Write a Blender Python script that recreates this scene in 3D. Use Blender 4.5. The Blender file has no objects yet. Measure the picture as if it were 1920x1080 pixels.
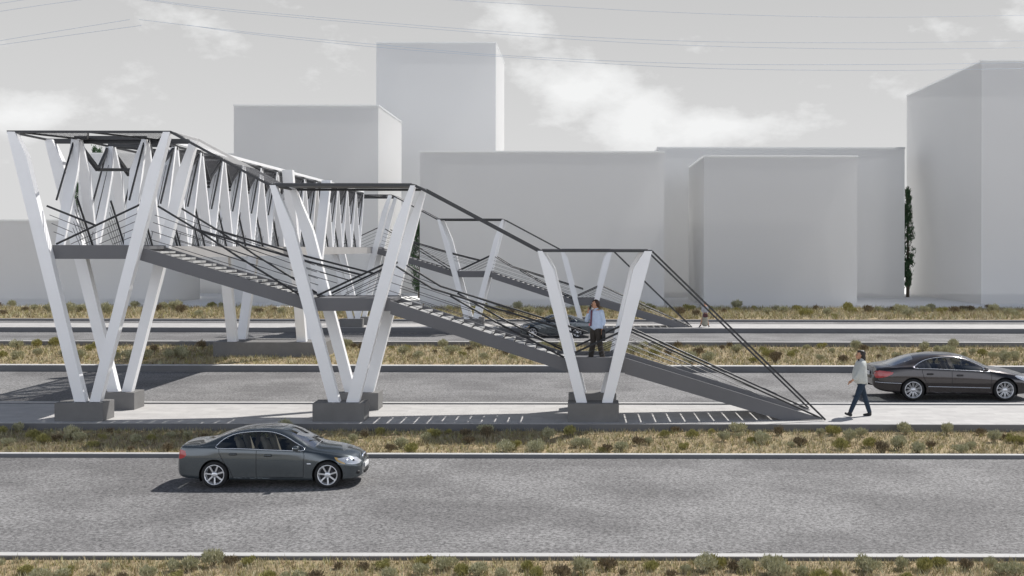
import bpy, math, random
from mathutils import Vector, Matrix
R = math.radians
random.seed(7)
C = bpy.context.scene.collection
EYE = 4.28          # camera height over the pavement (pavement top is z = 0)
F = 2150.0          # focal length in photo pixels

# ------------------------------------------------------------------ materials
def newmat(name):
    m = bpy.data.materials.new(name); m.use_nodes = True
    nt = m.node_tree; b = nt.nodes['Principled BSDF']
    return m, nt, b
def N(nt, t, **kw):
    n = nt.nodes.new(t)
    for k, v in kw.items():
        if k.startswith('_'): setattr(n, k[1:], v)
        else: n.inputs[k.replace('_', ' ')].default_value = v
    return n
def ramp(nt, stops, src):
    r = nt.nodes.new('ShaderNodeValToRGB'); e = r.color_ramp.elements
    while len(e) < len(stops): e.new(0.5)
    for i, (p, c) in enumerate(stops):
        e[i].position = p; e[i].color = (c[0], c[1], c[2], 1) if hasattr(c, '__len__') else (c, c, c, 1)
    nt.links.new(src, r.inputs[0]); return r.outputs[0]
def mixc(nt, a, b, fac, mode='MIX'):
    m = nt.nodes.new('ShaderNodeMix'); m.data_type = 'RGBA'; m.blend_type = mode
    for s, v in ((0, fac), (6, a), (7, b)):
        if isinstance(v, (int, float)): m.inputs[s].default_value = v if s == 0 else (v, v, v, 1)
        elif isinstance(v, tuple): m.inputs[s].default_value = (*v, 1)
        else: nt.links.new(v, m.inputs[s])
    return m.outputs[2]
def math_(nt, op, a, b=0.0, c=0.0):
    m = nt.nodes.new('ShaderNodeMath'); m.operation = op
    for i, v in enumerate((a, b, c)):
        if isinstance(v, (int, float)): m.inputs[i].default_value = v
        else: nt.links.new(v, m.inputs[i])
    return m.outputs[0]
def objco(nt, scale=(1, 1, 1), rot=(0, 0, 0)):
    t = nt.nodes.new('ShaderNodeTexCoord'); m = nt.nodes.new('ShaderNodeMapping')
    m.inputs['Scale'].default_value = scale; m.inputs['Rotation'].default_value = rot
    nt.links.new(t.outputs['Object'], m.inputs[0]); return m.outputs[0]
def noise(nt, co, s, detail=4, rough=0.55):
    n = N(nt, 'ShaderNodeTexNoise', Scale=s, Detail=detail, Roughness=rough); nt.links.new(co, n.inputs['Vector']); return n.outputs['Fac']
def simple(name, col, rough=0.5, metal=0.0, var=0.0, vs=3.0, spec=0.5, coat=0.0, bump=0.0):
    m, nt, b = newmat(name)
    b.inputs['Base Color'].default_value = (*col, 1); b.inputs['Roughness'].default_value = rough
    b.inputs['Metallic'].default_value = metal; b.inputs['Specular IOR Level'].default_value = spec
    b.inputs['Coat Weight'].default_value = coat
    if var or bump:
        co = objco(nt); n = noise(nt, co, vs, 6, 0.6)
        if var:
            a = tuple(c * (1 - var) for c in col); d = tuple(min(1, c * (1 + var)) for c in col)
            nt.links.new(ramp(nt, [(0.3, a), (0.7, d)], n), b.inputs['Base Color'])
        if bump:
            bp = N(nt, 'ShaderNodeBump', Strength=bump, Distance=0.01)
            nt.links.new(noise(nt, co, vs * 12, 3), bp.inputs['Height']); nt.links.new(bp.outputs[0], b.inputs['Normal'])
    return m
def asphalt():
    m, nt, b = newmat('asphalt')
    co = objco(nt); st = objco(nt, (0.35, 1.2, 1))
    big = noise(nt, objco(nt, (1, 1, 1), (0, 0, 0.5)), 0.35, 3); streak = noise(nt, st, 1.6, 5, 0.65)
    fine = noise(nt, objco(nt, (1, 1, 1)), 16, 4, 0.9)
    v = N(nt, 'ShaderNodeTexVoronoi', Scale=38.0); nt.links.new(objco(nt, (0.7, 1, 1)), v.inputs['Vector'])
    c1 = ramp(nt, [(0.41, (0.150, 0.147, 0.147)), (0.59, (0.216, 0.213, 0.212))], big)
    c2 = mixc(nt, c1, ramp(nt, [(0.36, 0.80), (0.64, 1.14)], streak), 0.4, 'MULTIPLY')
    c3 = mixc(nt, c2, ramp(nt, [(0.40, 0.42), (0.5, 1.0), (0.60, 1.6)], fine), 1.0, 'MULTIPLY')
    c4 = mixc(nt, c3, ramp(nt, [(0.0, 1.2), (0.35, 1.0), (0.8, 0.75)], v.outputs['Distance']), 0.5, 'MULTIPLY')
    nt.links.new(c4, b.inputs['Base Color']); b.inputs['Roughness'].default_value = 0.85
    bp = N(nt, 'ShaderNodeBump', Strength=0.35, Distance=0.012); nt.links.new(fine, bp.inputs['Height']); nt.links.new(bp.outputs[0], b.inputs['Normal'])
    return m
def paving():
    m, nt, b = newmat('pale_paving')
    co = objco(nt)
    br = N(nt, 'ShaderNodeTexBrick', Scale=1.0, Mortar_Size=0.006, Brick_Width=0.6, Row_Height=0.3)
    br.inputs['Color1'].default_value = (0.44, 0.43, 0.42, 1); br.inputs['Color2'].default_value = (0.50, 0.49, 0.475, 1)
    br.inputs['Mortar'].default_value = (0.40, 0.39, 0.385, 1); nt.links.new(co, br.inputs['Vector'])
    c = mixc(nt, br.outputs['Color'], ramp(nt, [(0.25, 0.88), (0.75, 1.08)], noise(nt, co, 2.5, 6)), 1.0, 'MULTIPLY')
    nt.links.new(c, b.inputs['Base Color']); b.inputs['Roughness'].default_value = 0.8
    return m
def soil():
    m, nt, b = newmat('dry_soil')
    co = objco(nt)
    n1 = noise(nt, co, 1.3, 6, 0.65); n2 = noise(nt, co, 9, 5, 0.75); n3 = noise(nt, co, 30, 3, 0.8)
    c1 = ramp(nt, [(0.3, (0.25, 0.21, 0.105)), (0.5, (0.39, 0.29, 0.18)), (0.72, (0.50, 0.36, 0.24))], n1)
    c2 = mixc(nt, c1, ramp(nt, [(0.32, (0.11, 0.115, 0.04)), (0.55, (0.36, 0.29, 0.17)), (0.75, (0.46, 0.34, 0.23))], n2), 0.55)
    c3 = mixc(nt, c2, ramp(nt, [(0.3, 0.55), (0.6, 1.15)], n3), 0.7, 'MULTIPLY')
    nt.links.new(c3, b.inputs['Base Color']); b.inputs['Roughness'].default_value = 0.95
    return m
def foliage(name, cols, s=3.0):
    m, nt, b = newmat(name)
    n = noise(nt, objco(nt), s, 4, 0.7)
    k = len(cols); st = [(0.3 + 0.4 * i / (k - 1), c) for i, c in enumerate(cols)]
    nt.links.new(ramp(nt, st, n), b.inputs['Base Color']); b.inputs['Roughness'].default_value = 0.8
    b.inputs['Specular IOR Level'].default_value = 0.2
    return m
def perforated(name, col, scale=34.0, rot=0.6, open_=0.45):
    m, nt, b = newmat(name)
    b.inputs['Base Color'].default_value = (*col, 1); b.inputs['Roughness'].default_value = 0.5
    w = N(nt, 'ShaderNodeTexWave', Scale=scale / 6.28); w.bands_direction = 'X'
    nt.links.new(objco(nt, (1, 1, 1), (0, 0, rot)), w.inputs['Vector'])
    f = math_(nt, 'GREATER_THAN', w.outputs['Fac'], 1 - open_)
    tr = nt.nodes.new('ShaderNodeBsdfTransparent'); mx = nt.nodes.new('ShaderNodeMixShader')
    nt.links.new(f, mx.inputs[0]); nt.links.new(b.outputs[0], mx.inputs[1]); nt.links.new(tr.outputs[0], mx.inputs[2])
    nt.links.new(mx.outputs[0], nt.nodes['Material Output'].inputs[0])
    return m
def milky(name, col, t, tl):       # translucent sheet: part clear, part diffusing
    m, nt, b = newmat(name)
    n = noise(nt, objco(nt), 0.05, 3); a = tuple(c*0.975 for c in col); d = tuple(min(1, c*1.025) for c in col)
    c = ramp(nt, [(0.3, a), (0.7, d)], n)
    df = nt.nodes.new('ShaderNodeBsdfDiffuse'); nt.links.new(c, df.inputs[0])
    tn = nt.nodes.new('ShaderNodeBsdfTranslucent'); nt.links.new(c, tn.inputs[0])
    tr = nt.nodes.new('ShaderNodeBsdfTransparent')
    m1 = nt.nodes.new('ShaderNodeMixShader'); m1.inputs[0].default_value = tl; nt.links.new(df.outputs[0], m1.inputs[1]); nt.links.new(tn.outputs[0], m1.inputs[2])
    m2 = nt.nodes.new('ShaderNodeMixShader'); m2.inputs[0].default_value = t; nt.links.new(m1.outputs[0], m2.inputs[1]); nt.links.new(tr.outputs[0], m2.inputs[2])
    nt.links.new(m2.outputs[0], nt.nodes['Material Output'].inputs[0]); return m
def glassmat(name, tint, refl=0.12):
    m, nt, b = newmat(name)
    tr = nt.nodes.new('ShaderNodeBsdfTransparent'); tr.inputs[0].default_value = (*tint, 1)
    gl = nt.nodes.new('ShaderNodeBsdfGlossy'); gl.inputs['Roughness'].default_value = 0.02; gl.inputs[0].default_value = (1, 1, 1, 1)
    lw = N(nt, 'ShaderNodeLayerWeight', Blend=0.35); f = math_(nt, 'MULTIPLY_ADD', lw.outputs['Facing'], 0.55, refl)
    mx = nt.nodes.new('ShaderNodeMixShader')
    nt.links.new(f, mx.inputs[0]); nt.links.new(tr.outputs[0], mx.inputs[1]); nt.links.new(gl.outputs[0], mx.inputs[2])
    nt.links.new(mx.outputs[0], nt.nodes['Material Output'].inputs[0]); return m
M = dict(
    asphalt=asphalt(), paving=paving(), soil=soil(),
    kerb=simple('kerb_concrete', (0.15, 0.152, 0.158), 0.8, var=0.08, vs=1.5),
    kerb_top=simple('pale_kerb_stone', (0.5, 0.495, 0.485), 0.8, var=0.06),
    slab=simple('pale_ground', (0.80, 0.80, 0.79), 0.85, var=0.03, vs=0.2),
    white=simple('white_painted_steel', (0.87, 0.875, 0.885), 0.42, var=0.025, vs=1.2),
    deck=simple('grey_coated_steel', (0.135, 0.135, 0.142), 0.6, var=0.05, vs=1.5),
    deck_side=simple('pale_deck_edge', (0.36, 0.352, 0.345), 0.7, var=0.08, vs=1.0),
    concrete=simple('grey_concrete', (0.175, 0.172, 0.168), 0.85, var=0.1, vs=2.0, bump=0.25),
    tread=simple('pale_tread', (0.42, 0.42, 0.415), 0.7, var=0.06),
    dark=simple('dark_steel', (0.022, 0.023, 0.026), 0.4),
    wire=simple('steel_wire', (0.045, 0.047, 0.052), 0.4),
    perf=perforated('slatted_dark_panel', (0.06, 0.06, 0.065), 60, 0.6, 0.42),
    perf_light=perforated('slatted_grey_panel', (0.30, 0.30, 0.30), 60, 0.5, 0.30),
    panel=simple('dark_roof_panel', (0.07, 0.07, 0.075), 0.5),
    bld=milky('milky_grey_panel', (0.81, 0.81, 0.805), 0.08, 0.40),
    bld2=milky('milky_mid_grey_panel', (0.80, 0.80, 0.795), 0.08, 0.38),
    cap=milky('pale_coping', (0.85, 0.86, 0.86), 0.15, 0.6),
    poly=milky('milky_canopy_sheet', (0.7, 0.7, 0.7), 0.45, 0.45),
    cable=simple('power_cable_metal', (0.45, 0.52, 0.62), 0.5),
)

# ------------------------------------------------------------------ mesh helpers
class MB:
    def __init__(s): s.v = []; s.f = []; s.m = []; s.sm = []
    def add(s, vs, fs, mi=0, smooth=False):
        o = len(s.v); s.v += [tuple(p) for p in vs]
        for f in fs: s.f.append(tuple(i + o for i in f)); s.m.append(mi); s.sm.append(smooth)
    def box(s, x0, x1, y0, y1, z0, z1, mi=0):
        s.add([(x0,y0,z0),(x1,y0,z0),(x1,y1,z0),(x0,y1,z0),(x0,y0,z1),(x1,y0,z1),(x1,y1,z1),(x0,y1,z1)],
              [(0,3,2,1),(4,5,6,7),(0,1,5,4),(1,2,6,5),(2,3,7,6),(3,0,4,7)], mi)
    def prism(s, pts, y0, y1, mi=0):          # polygon in X-z swept along Y
        n = len(pts); a = sum(pts[i][0]*pts[(i+1)%n][1]-pts[(i+1)%n][0]*pts[i][1] for i in range(n))
        if a < 0: pts = pts[::-1]
        s.add([(p[0], y0, p[1]) for p in pts] + [(p[0], y1, p[1]) for p in pts],
              [tuple(range(n)), tuple(range(2*n-1, n-1, -1))] + [((i+1)%n, i, n+i, n+(i+1)%n) for i in range(n)], mi)
    def tube(s, pts, r, n=8, mi=0, r2=None, smooth=True):
        pts = [Vector(p) for p in pts]; rings = []
        for i, p in enumerate(pts):
            d = (pts[min(i+1, len(pts)-1)] - pts[max(i-1, 0)]).normalized()
            u = d.cross(Vector((0,0,1)) if abs(d.z) < 0.95 else Vector((0,1,0))).normalized(); w = u.cross(d)
            rr = r if r2 is None else r + (r2 - r) * i / (len(pts)-1)
            rings.append([p + (u*math.cos(2*math.pi*k/n) + w*math.sin(2*math.pi*k/n))*rr for k in range(n)])
        vs = [q for rg in rings for q in rg]; fs = []
        for i in range(len(pts)-1):
            for k in range(n): fs.append((i*n+k, i*n+(k+1)%n, (i+1)*n+(k+1)%n, (i+1)*n+k))
        s.add(vs, fs, mi, smooth)
        s.add(rings[0], [tuple(range(n))[::-1]], mi); s.add(rings[-1], [tuple(range(n))], mi)
    def bar(s, a, b, w, h, mi=0):              # rectangular bar
        a = Vector(a); b = Vector(b); d = (b-a).normalized()
        u = d.cross(Vector((0,0,1)) if abs(d.z) < 0.99 else Vector((0,1,0))).normalized()*w/2; t = u.normalized().cross(d)*h/2
        s.add([a-u-t,a+u-t,a+u+t,a-u+t,b-u-t,b+u-t,b+u+t,b-u+t],[(0,1,2,3),(7,6,5,4),(0,4,5,1),(1,5,6,2),(2,6,7,3),(3,7,4,0)], mi)
    def lathe(s, prof, c, axis='y', n=40, mi=0, smooth=True):   # prof: (offset along axis, radius)
        vs = []
        for (o, r) in prof:
            for k in range(n):
                a = 2*math.pi*k/n; vs.append((c[0]+r*math.cos(a), c[1]+o, c[2]+r*math.sin(a)))
        fs = [(i*n+k, (i+1)*n+k, (i+1)*n+(k+1)%n, i*n+(k+1)%n) for i in range(len(prof)-1) for k in range(n)]
        s.add(vs, fs, mi, smooth)
    def ball(s, c, r, n=12, mi=0):
        r = (r,r,r) if not hasattr(r,'__len__') else r; vs = []; m = n//2
        for i in range(m+1):
            for k in range(n):
                a = math.pi*i/m; b = 2*math.pi*k/n
                vs.append((c[0]+r[0]*math.sin(a)*math.cos(b), c[1]+r[1]*math.sin(a)*math.sin(b), c[2]+r[2]*math.cos(a)))
        s.add(vs, [(i*n+k, (i+1)*n+k, (i+1)*n+(k+1)%n, i*n+(k+1)%n) for i in range(m) for k in range(n)], mi, True)
    def rbox(s, c, h, e=0.3, n=14, mi=0):      # rounded box (superellipsoid)
        vs = []; m = n
        sg = lambda v, p: math.copysign(abs(v)**p, v)
        for i in range(m+1):
            for k in range(2*n):
                a = -math.pi/2 + math.pi*i/m; b = math.pi*k/n
                vs.append((c[0]+h[0]*sg(math.cos(a),e)*sg(math.cos(b),e), c[1]+h[1]*sg(math.cos(a),e)*sg(math.sin(b),e), c[2]+h[2]*sg(math.sin(a),e)))
        s.add(vs, [(i*2*n+k, i*2*n+(k+1)%(2*n), (i+1)*2*n+(k+1)%(2*n), (i+1)*2*n+k) for i in range(m) for k in range(2*n)], mi, True)
    def build(s, name, mats, parent=None, label=None):
        me = bpy.data.meshes.new(name); me.from_pydata(s.v, [], s.f)
        for m in (mats if isinstance(mats, (list, tuple)) else [mats]): me.materials.append(m)
        me.polygons.foreach_set('material_index', s.m); me.polygons.foreach_set('use_smooth', s.sm); me.update()
        o = bpy.data.objects.new(name, me); C.objects.link(o)
        if parent: o.parent = parent
        if label: o['label'] = label
        return o
def empty(name, loc, rz=0):
    o = bpy.data.objects.new(name, None); C.objects.link(o); o.location = loc; o.rotation_euler = (0,0,rz); o.empty_display_size = 0.3; return o
def tag(o, label=None, cat=None, group=None, kind=None):
    for k, v in (('label',label),('category',cat),('group',group),('kind',kind)):
        if v: o[k] = v
    return o
def copy_tree(o, parent=None):
    c = o.copy(); C.objects.link(c)
    if parent: c.parent = parent
    for ch in list(o.children): copy_tree(ch, c)
    return c
def structure(name, mb, m, label, cat): return tag(mb.build(name, m), label, cat, None, 'structure')

# ------------------------------------------------------------------ camera
cam = bpy.data.cameras.new('camera'); co = bpy.data.objects.new('camera', cam); C.objects.link(co)
co.location = (0, 0, EYE); co.rotation_euler = (R(90), R(-0.095), 0)
cam.sensor_width = 36; cam.lens = 36*F/1920; cam.shift_x = -(1086-960)/1920; cam.shift_y = -(540-466)/1920
cam.clip_end = 3000; bpy.context.scene.camera = co

# ------------------------------------------------------------------ light and sky
SUNV = Vector((0.57, 0.55, 1.0)).normalized()
sun = bpy.data.lights.new('sun', 'SUN'); sun.energy = 5.0; sun.angle = R(0.5); sun.color = (1.0, 0.965, 0.92)
so = bpy.data.objects.new('sun', sun); C.objects.link(so); so.rotation_euler = SUNV.to_track_quat('Z', 'Y').to_euler(); so.location = (30, 30, 60)
W = bpy.data.worlds.new('World'); bpy.context.scene.world = W; W.use_nodes = True
nt = W.node_tree; bg = nt.nodes['Background']
sky = nt.nodes.new('ShaderNodeTexSky'); sky.sky_type = 'NISHITA'; sky.sun_disc = False
sky.sun_elevation = math.asin(SUNV.z); sky.sun_rotation = math.atan2(SUNV.x, SUNV.y)
tc = nt.nodes.new('ShaderNodeTexCoord'); G = tc.outputs['Generated']
sep = nt.nodes.new('ShaderNodeSeparateXYZ'); nt.links.new(G, sep.inputs[0])
mp = nt.nodes.new('ShaderNodeMapping'); mp.inputs['Scale'].default_value = (1, 1, 1.9); nt.links.new(G, mp.inputs[0])
def pxdir(x, y): return Vector(((x-1086)/F, 1.0, (466-y)/F)).normalized()
n1 = noise(nt, mp.outputs[0], 9.0, 12, 0.62); n2 = noise(nt, mp.outputs[0], 3.2, 6, 0.5)
# cloud banks, placed by direction in the sky: (photo x, y, half width, half height, weight)
acc = None
for (x, y, rx, ry, wgt) in [(1070,170,115,58,1.0),(1190,222,120,52,0.8),(1370,232,165,36,0.8),(1250,150,50,40,0.4),(40,215,90,36,0.8),(560,50,200,90,0.5),
                            (960,30,90,55,0.6),(1700,45,120,60,0.45),(1905,40,60,50,0.5),(620,130,90,60,0.3)]:
    d = pxdir(x, y); m_ = nt.nodes.new('ShaderNodeVectorMath'); m_.operation = 'SUBTRACT'; m_.inputs[1].default_value = d; nt.links.new(G, m_.inputs[0])
    s_ = nt.nodes.new('ShaderNodeVectorMath'); s_.operation = 'MULTIPLY'; s_.inputs[1].default_value = (F/rx, F/rx, F/ry); nt.links.new(m_.outputs[0], s_.inputs[0])
    l_ = nt.nodes.new('ShaderNodeVectorMath'); l_.operation = 'LENGTH'; nt.links.new(s_.outputs[0], l_.inputs[0])
    v = math_(nt, 'MAXIMUM', math_(nt, 'MULTIPLY_ADD', l_.outputs['Value'], -wgt/1.5, wgt), 0)
    acc = v if acc is None else math_(nt, 'MAXIMUM', acc, v)
dens = math_(nt, 'ADD', math_(nt, 'MULTIPLY', acc, 0.82), math_(nt, 'MULTIPLY_ADD', n1, 1.9, -1.06))
dens = math_(nt, 'ADD', dens, math_(nt, 'MULTIPLY_ADD', n2, 0.5, -0.26))
low = ramp(nt, [(0.0, (0.69,0.69,0.69)), (0.09, (0.68,0.68,0.68)), (0.22, (0.585,0.585,0.585)), (1.0, (0.57,0.573,0.576))], sep.outputs['Z'])
cl = mixc(nt, low, (0.90,0.905,0.905), ramp(nt, [(0.06, 0.0), (0.26, 0.55), (0.55, 1.0)], dens))
skyb = nt.nodes.new('ShaderNodeVectorMath'); skyb.operation = 'SCALE'; skyb.inputs['Scale'].default_value = 0.058; nt.links.new(sky.outputs[0], skyb.inputs[0])
south_fill = ramp(nt, [(0.35, 0.0), (0.5, 1.0)], math_(nt, 'MULTIPLY_ADD', sep.outputs['Y'], -0.5, 0.35))
cl = mixc(nt, cl, (1.42, 1.49, 1.64), south_fill)  # added glow in the sky behind the camera, fills shaded camera-facing sides
full = mixc(nt, cl, skyb.outputs[0], ramp(nt, [(0.22, 0.0), (0.55, 1.0)], sep.outputs['Z']))
nt.links.new(full, bg.inputs['Color']); bg.inputs['Strength'].default_value = 1.0
sc = bpy.context.scene
sc.view_settings.view_transform = 'Standard'; sc.view_settings.look = 'None'; sc.view_settings.exposure = 0; sc.view_settings.gamma = 1
sc.cycles.max_bounces = 8; sc.cycles.transparent_max_bounces = 24

# ------------------------------------------------------------------ ground, roads, pavements (real levels, metres)
XL, XR = -260, 260
g = MB(); g.box(-1500, 1500, -40, 2500, -0.9, -0.42); structure('ground', g, M['slab'], 'pale base ground reaching to the horizon', 'ground')
def strip(name, y0, y1, z, m, label, cat, z0=-0.42):
    b = MB(); b.box(XL, XR, y0, y1, z0, z); return structure(name, b, m, label, cat)
def kerb(y0, y1, z, label, z0=-0.42):
    b = MB(); b.box(XL, XR, y0, y1, z0, z-0.012, 0); b.box(XL, XR, y0+0.004, y1-0.004, z-0.012, z, 1)
    return structure('kerb', b, [M['kerb'], M['kerb_top']], label, 'kerb')
strip('verge', 2.0, 16.32, -0.16, M['soil'], 'dry scrub soil along the bottom edge of the photo', 'verge')
kerb(16.32, 16.50, -0.10, 'pale kerb between nearest verge and front road')
strip('road', 16.50, 24.48, -0.20, M['asphalt'], 'wide grey asphalt road in front with the nearest car on it', 'road')
kerb(24.48, 24.64, -0.115, 'kerb at far edge of the front road')
strip('verge', 24.64, 28.0, -0.18, M['soil'], 'dry scrub soil between front road and near pavement', 'verge')
p = MB(); p.box(XL, XR, 28.0, 31.45, -0.42, 0.0, 0); p.box(XL, XR, 27.98, 28.0, -0.42, -0.01, 1)
structure('pavement', p, [M['paving'], M['kerb']], 'pale paved walkway carrying the near stair footings', 'pavement')
kerb(31.45, 31.65, 0.04, 'low kerb behind the near pavement')
strip('road', 31.65, 41.5, -0.20, M['asphalt'], 'second grey asphalt road behind the near stairs', 'road')
kerb(41.5, 41.9, 0.03, 'tall kerb at the front of the planted median')
strip('verge', 41.9, 50.0, 0.0, M['soil'], 'dry scrub soil of the median under the bridge', 'median')
kerb(50.0, 50.25, 0.21, 'kerb behind the planted median')
strip('road', 50.25, 61.7, -0.26, M['asphalt'], 'third grey asphalt road beyond the median', 'road')
p = MB(); p.box(XL, XR, 61.72, 65.2, -0.42, 0.0, 0); p.box(XL, XR, 61.70, 61.72, -0.42, -0.01, 1)
structure('pavement', p, [M['paving'], M['kerb']], 'narrow pale walkway carrying the far stair footings', 'pavement')
strip('road', 65.2, 70.3, -0.2, M['asphalt'], 'farthest strip of grey asphalt road', 'road')
kerb(70.3, 70.5, -0.08, 'kerb beyond the farthest road')
strip('verge', 70.5, 83.6, -0.05, M['soil'], 'dry scrub soil in front of the grey buildings', 'verge')
strip('ground', 83.6, 900, -0.02, M['slab'], 'white smooth ground between the grey buildings', 'ground')

# ------------------------------------------------------------------ buildings
def building(px0, px1, pytop, y0, y1, label, m='bld', z0=-0.02):
    x0 = (px0-1086)*y0/F; x1 = (px1-1086)*y0/F; zt = EYE + (466-pytop)*y0/F
    r = tag(empty('grey_building', ((x0+x1)/2, (y0+y1)/2, 0)), label, 'building', 'plain grey block buildings')
    w = MB(); hx = (x1-x0)/2; hy = (y1-y0)/2; w.box(-hx, hx, -hy, hy, z0, zt-0.12); w.build('wall', M[m], r)
    c = MB(); e = 0.05
    c.box(-hx-e, hx+e, -hy-e, -hy+0.25, zt-0.12, zt); c.box(-hx-e, hx+e, hy-0.25, hy+e, zt-0.12, zt)
    c.box(-hx-e, -hx+0.25, -hy+0.25, hy-0.25, zt-0.12, zt); c.box(hx-0.25, hx+e, -hy+0.25, hy-0.25, zt-0.12, zt); c.box(-hx+0.25, hx-0.25, -hy+0.25, hy-0.25, zt-0.12, zt-0.05)
    c.build('roof', M['cap'], r)
    return r
building(-700, 296, 413, 87.2, 96.9, 'low grey block behind the bridge at the left edge')
building(147, 620, 288, 108.3, 120, 'long grey block with trees rising behind it, left background', 'bld2')
building(438, 709, 197, 90.2, 102, 'grey block with a pale side wall left of the tower')
building(705, 929, 79, 109.5, 121.9, 'tallest plain grey tower with square flat top', 'bld2')
building(787, 1245, 283, 85.2, 97.0, 'wide grey block right of and in front of the tower', 'bld2')
building(1233, 1696, 275, 101, 112, 'grey block standing back behind its slightly lower neighbour')
building(1320, 1607, 290.5, 85.2, 97.2, 'slightly lower grey block in front of a wider one', 'bld2')
building(1840, 2700, 111, 89.3, 109.7, 'tall grey block cut by the right edge of the photo')

# ------------------------------------------------------------------ the footbridge
BR = tag(empty('footbridge', (-12.4, 46, 0)), 'white steel footbridge with V legs, stairs and a long trussed deck over the roads', 'footbridge')
def bpart(mb, name, m, parent=None, dy=0.0, label=None):
    o = mb.build(name, m, None, label)
    if parent is None: o.parent = BR; o.location = (12.4, -46+dy, 0)
    else: o.parent = parent
    return o
ZF = 28.45; S0 = F/ZF
def U(x, y, Z=ZF): return ((x-1086)*Z/F, EYE-(y-466)*Z/F)
LEGS = [
    [(139.5,755),(161,755),(48,292),(27,248.5),(12,248.5)],
    [(187.5,755),(168,755),(277.6,320),(305,248.5),(318,248.5)],
    [(616,755),(637,755),(551,430),(516,348),(505,348)],
    [(673,755),(649,755),(738,425),(769,348),(778,348)],
    [(1081,755),(1101,755),(1038,505),(1017,470.5),(1008,470.5)],
    [(1149,755),(1129.5,755),(1188,503),(1208.5,470.5),(1223,470.5)]]
FOOT = [(-12.93,-11.74),(-6.57,-5.30),(-0.276,0.986)]
TOPS = [(-14.22,-10.16,7.16),(-7.69,-4.08,5.84),(-1.03,1.81,4.22)]       # x left, x right, z of the three frame tops
LAND = [(-13.17,-10.98,4.347,4.0),(-6.65,-4.72,3.03,2.71),(-0.32,1.147,1.56,1.187)]
FL = [((-10.98,4.30),(-6.65,2.99)),((-4.72,2.96),(-0.32,1.52)),((1.147,1.55),(6.13,0.02))]
SF, SB = 28.67, 30.45       # front face of front stringer, back face of back stringer
def staircase(dy):
    for k, L in enumerate(LEGS):
        pts = [U(*p) for p in L]
        for y0 in (28.45, 30.45):
            a = MB(); a.prism(pts, y0, y0+0.22); bpart(a, 'leg', M['white'], None, dy)
    for (a0, a1) in FOOT:
        for y0 in (28.27, 30.27):
            a = MB(); a.box(a0, a1, y0, y0+0.70, 0.0, 0.455); bpart(a, 'footing', M['concrete'], None, dy)
    for k, (x0, x1, zt, zb) in enumerate(LAND):
        a = MB(); fl = 0.10 if k == 2 else 0.02
        a.box(x0, x1, SF, SF+0.08, zb, zt); a.box(x0, x1, SB-0.08, SB, zb, zt)
        a.box(x0, x1, SF+0.08, SB-0.08, zt-fl-0.08, zt-fl)
        for q in range(4):
            xx = x0+0.06+(x1-x0-0.2)*q/3; a.box(xx, xx+0.08, SF+0.08, SB-0.08, zb+0.03, zt-fl-0.08)
        bpart(a, 'landing', M['deck'], None, dy)
    for k, ((x0, z0), (x1, z1)) in enumerate(FL):
        a = MB(); th = 0.34
        for y0 in (SF, SB-0.08):
            if k < 2: poly = [(x0, z0), (x1, z1), (x1, z1-0.32), (x0, z0-0.33)]
            else: poly = [(x0, z0), (x1, z1), (x1-1.08, 0.004), (x0, z0-0.40)]
            a.prism(poly, y0, y0+0.08)
        fl = bpart(a, 'stair_flight', M['deck'], None, dy)
        n = 16; b = MB()
        for i in range(n):
            x = x0 + (x1-x0)*(i+0.12)/n; z = z0 + (z1-z0)*(i+0.45)/n - (0.085 if k < 2 else 0.24)
            if z < 0.05: continue
            t = MB(); t.box(x, x+(x1-x0)/n-0.012, SF+0.085, SB-0.085, z-0.04, z+0.015); t.build('tread', M['tread'], fl)
    # top chords and roofs
    for k, (x0, x1, z) in enumerate(TOPS):
        a = MB()
        for yy in (28.50, 30.62): a.bar((x0, yy, z), (x1, yy, z), 0.06, 0.06)
        for xx in (x0+0.03, x1-0.03): a.bar((xx, 28.53, z), (xx, 30.59, z), 0.05, 0.05)
        if k == 0:
            xs = [x0+0.2, x0+1.1, x0+2.0, x0+3.0, x1-0.1]
            for q in range(4):
                ya, yb = (28.53, 30.59) if q % 2 == 0 else (30.59, 28.53)
                a.bar((xs[q], ya, z), (xs[q+1], yb, z), 0.045, 0.045)
            a.bar((x0+0.2, 30.59, z-0.07), (x1-0.1, 30.59, z-0.07), 0.07, 0.07)
        rb = bpart(a, 'roof_beam', M['dark'], None, dy)
        p = MB()
        if k == 0:
            p.add([(x0+0.06,28.55,z+0.03),(x0+2.0,28.55,z+0.03),(x0+1.1,30.57,z+0.03)], [(0,1,2)])
            p.add([(x0+2.05,28.55,z+0.03),(x1-0.1,28.55,z+0.03),(x0+3.0,30.57,z+0.03)], [(0,1,2)])
            p.build('roof_panel', M['perf'], rb)
        elif k == 1:
            p.box(x0+0.1, x1-0.1, 28.56, 30.56, z+0.034, z+0.06); p.build('roof_panel', M['panel'], rb)
        else:
            p.box(x0+0.1, x1-0.1, 28.56, 30.56, z+0.034, z+0.05); p.build('roof_panel', M['panel'], rb)
    ch = [((TOPS[0][1],TOPS[0][2]),(TOPS[1][0],TOPS[1][2])), ((TOPS[1][1],TOPS[1][2]),(TOPS[2][0],TOPS[2][2])), ((TOPS[2][1],TOPS[2][2]),(6.13,0.03))]
    for k, ((x0,z0),(x1,z1)) in enumerate(ch):
        for yy in (28.52, 30.60):
            a = MB(); a.bar((x0, yy, z0), (x1, yy, z1), 0.045, 0.06 if k < 2 else 0.045); bpart(a, 'sloping_chord', M['dark'], None, dy)
    (x0,z0),(x1,z1) = ch[0]; p = MB()
    f = lambda t, yy: (x0+(x1-x0)*t, yy, z0+(z1-z0)*t+0.05)
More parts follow.
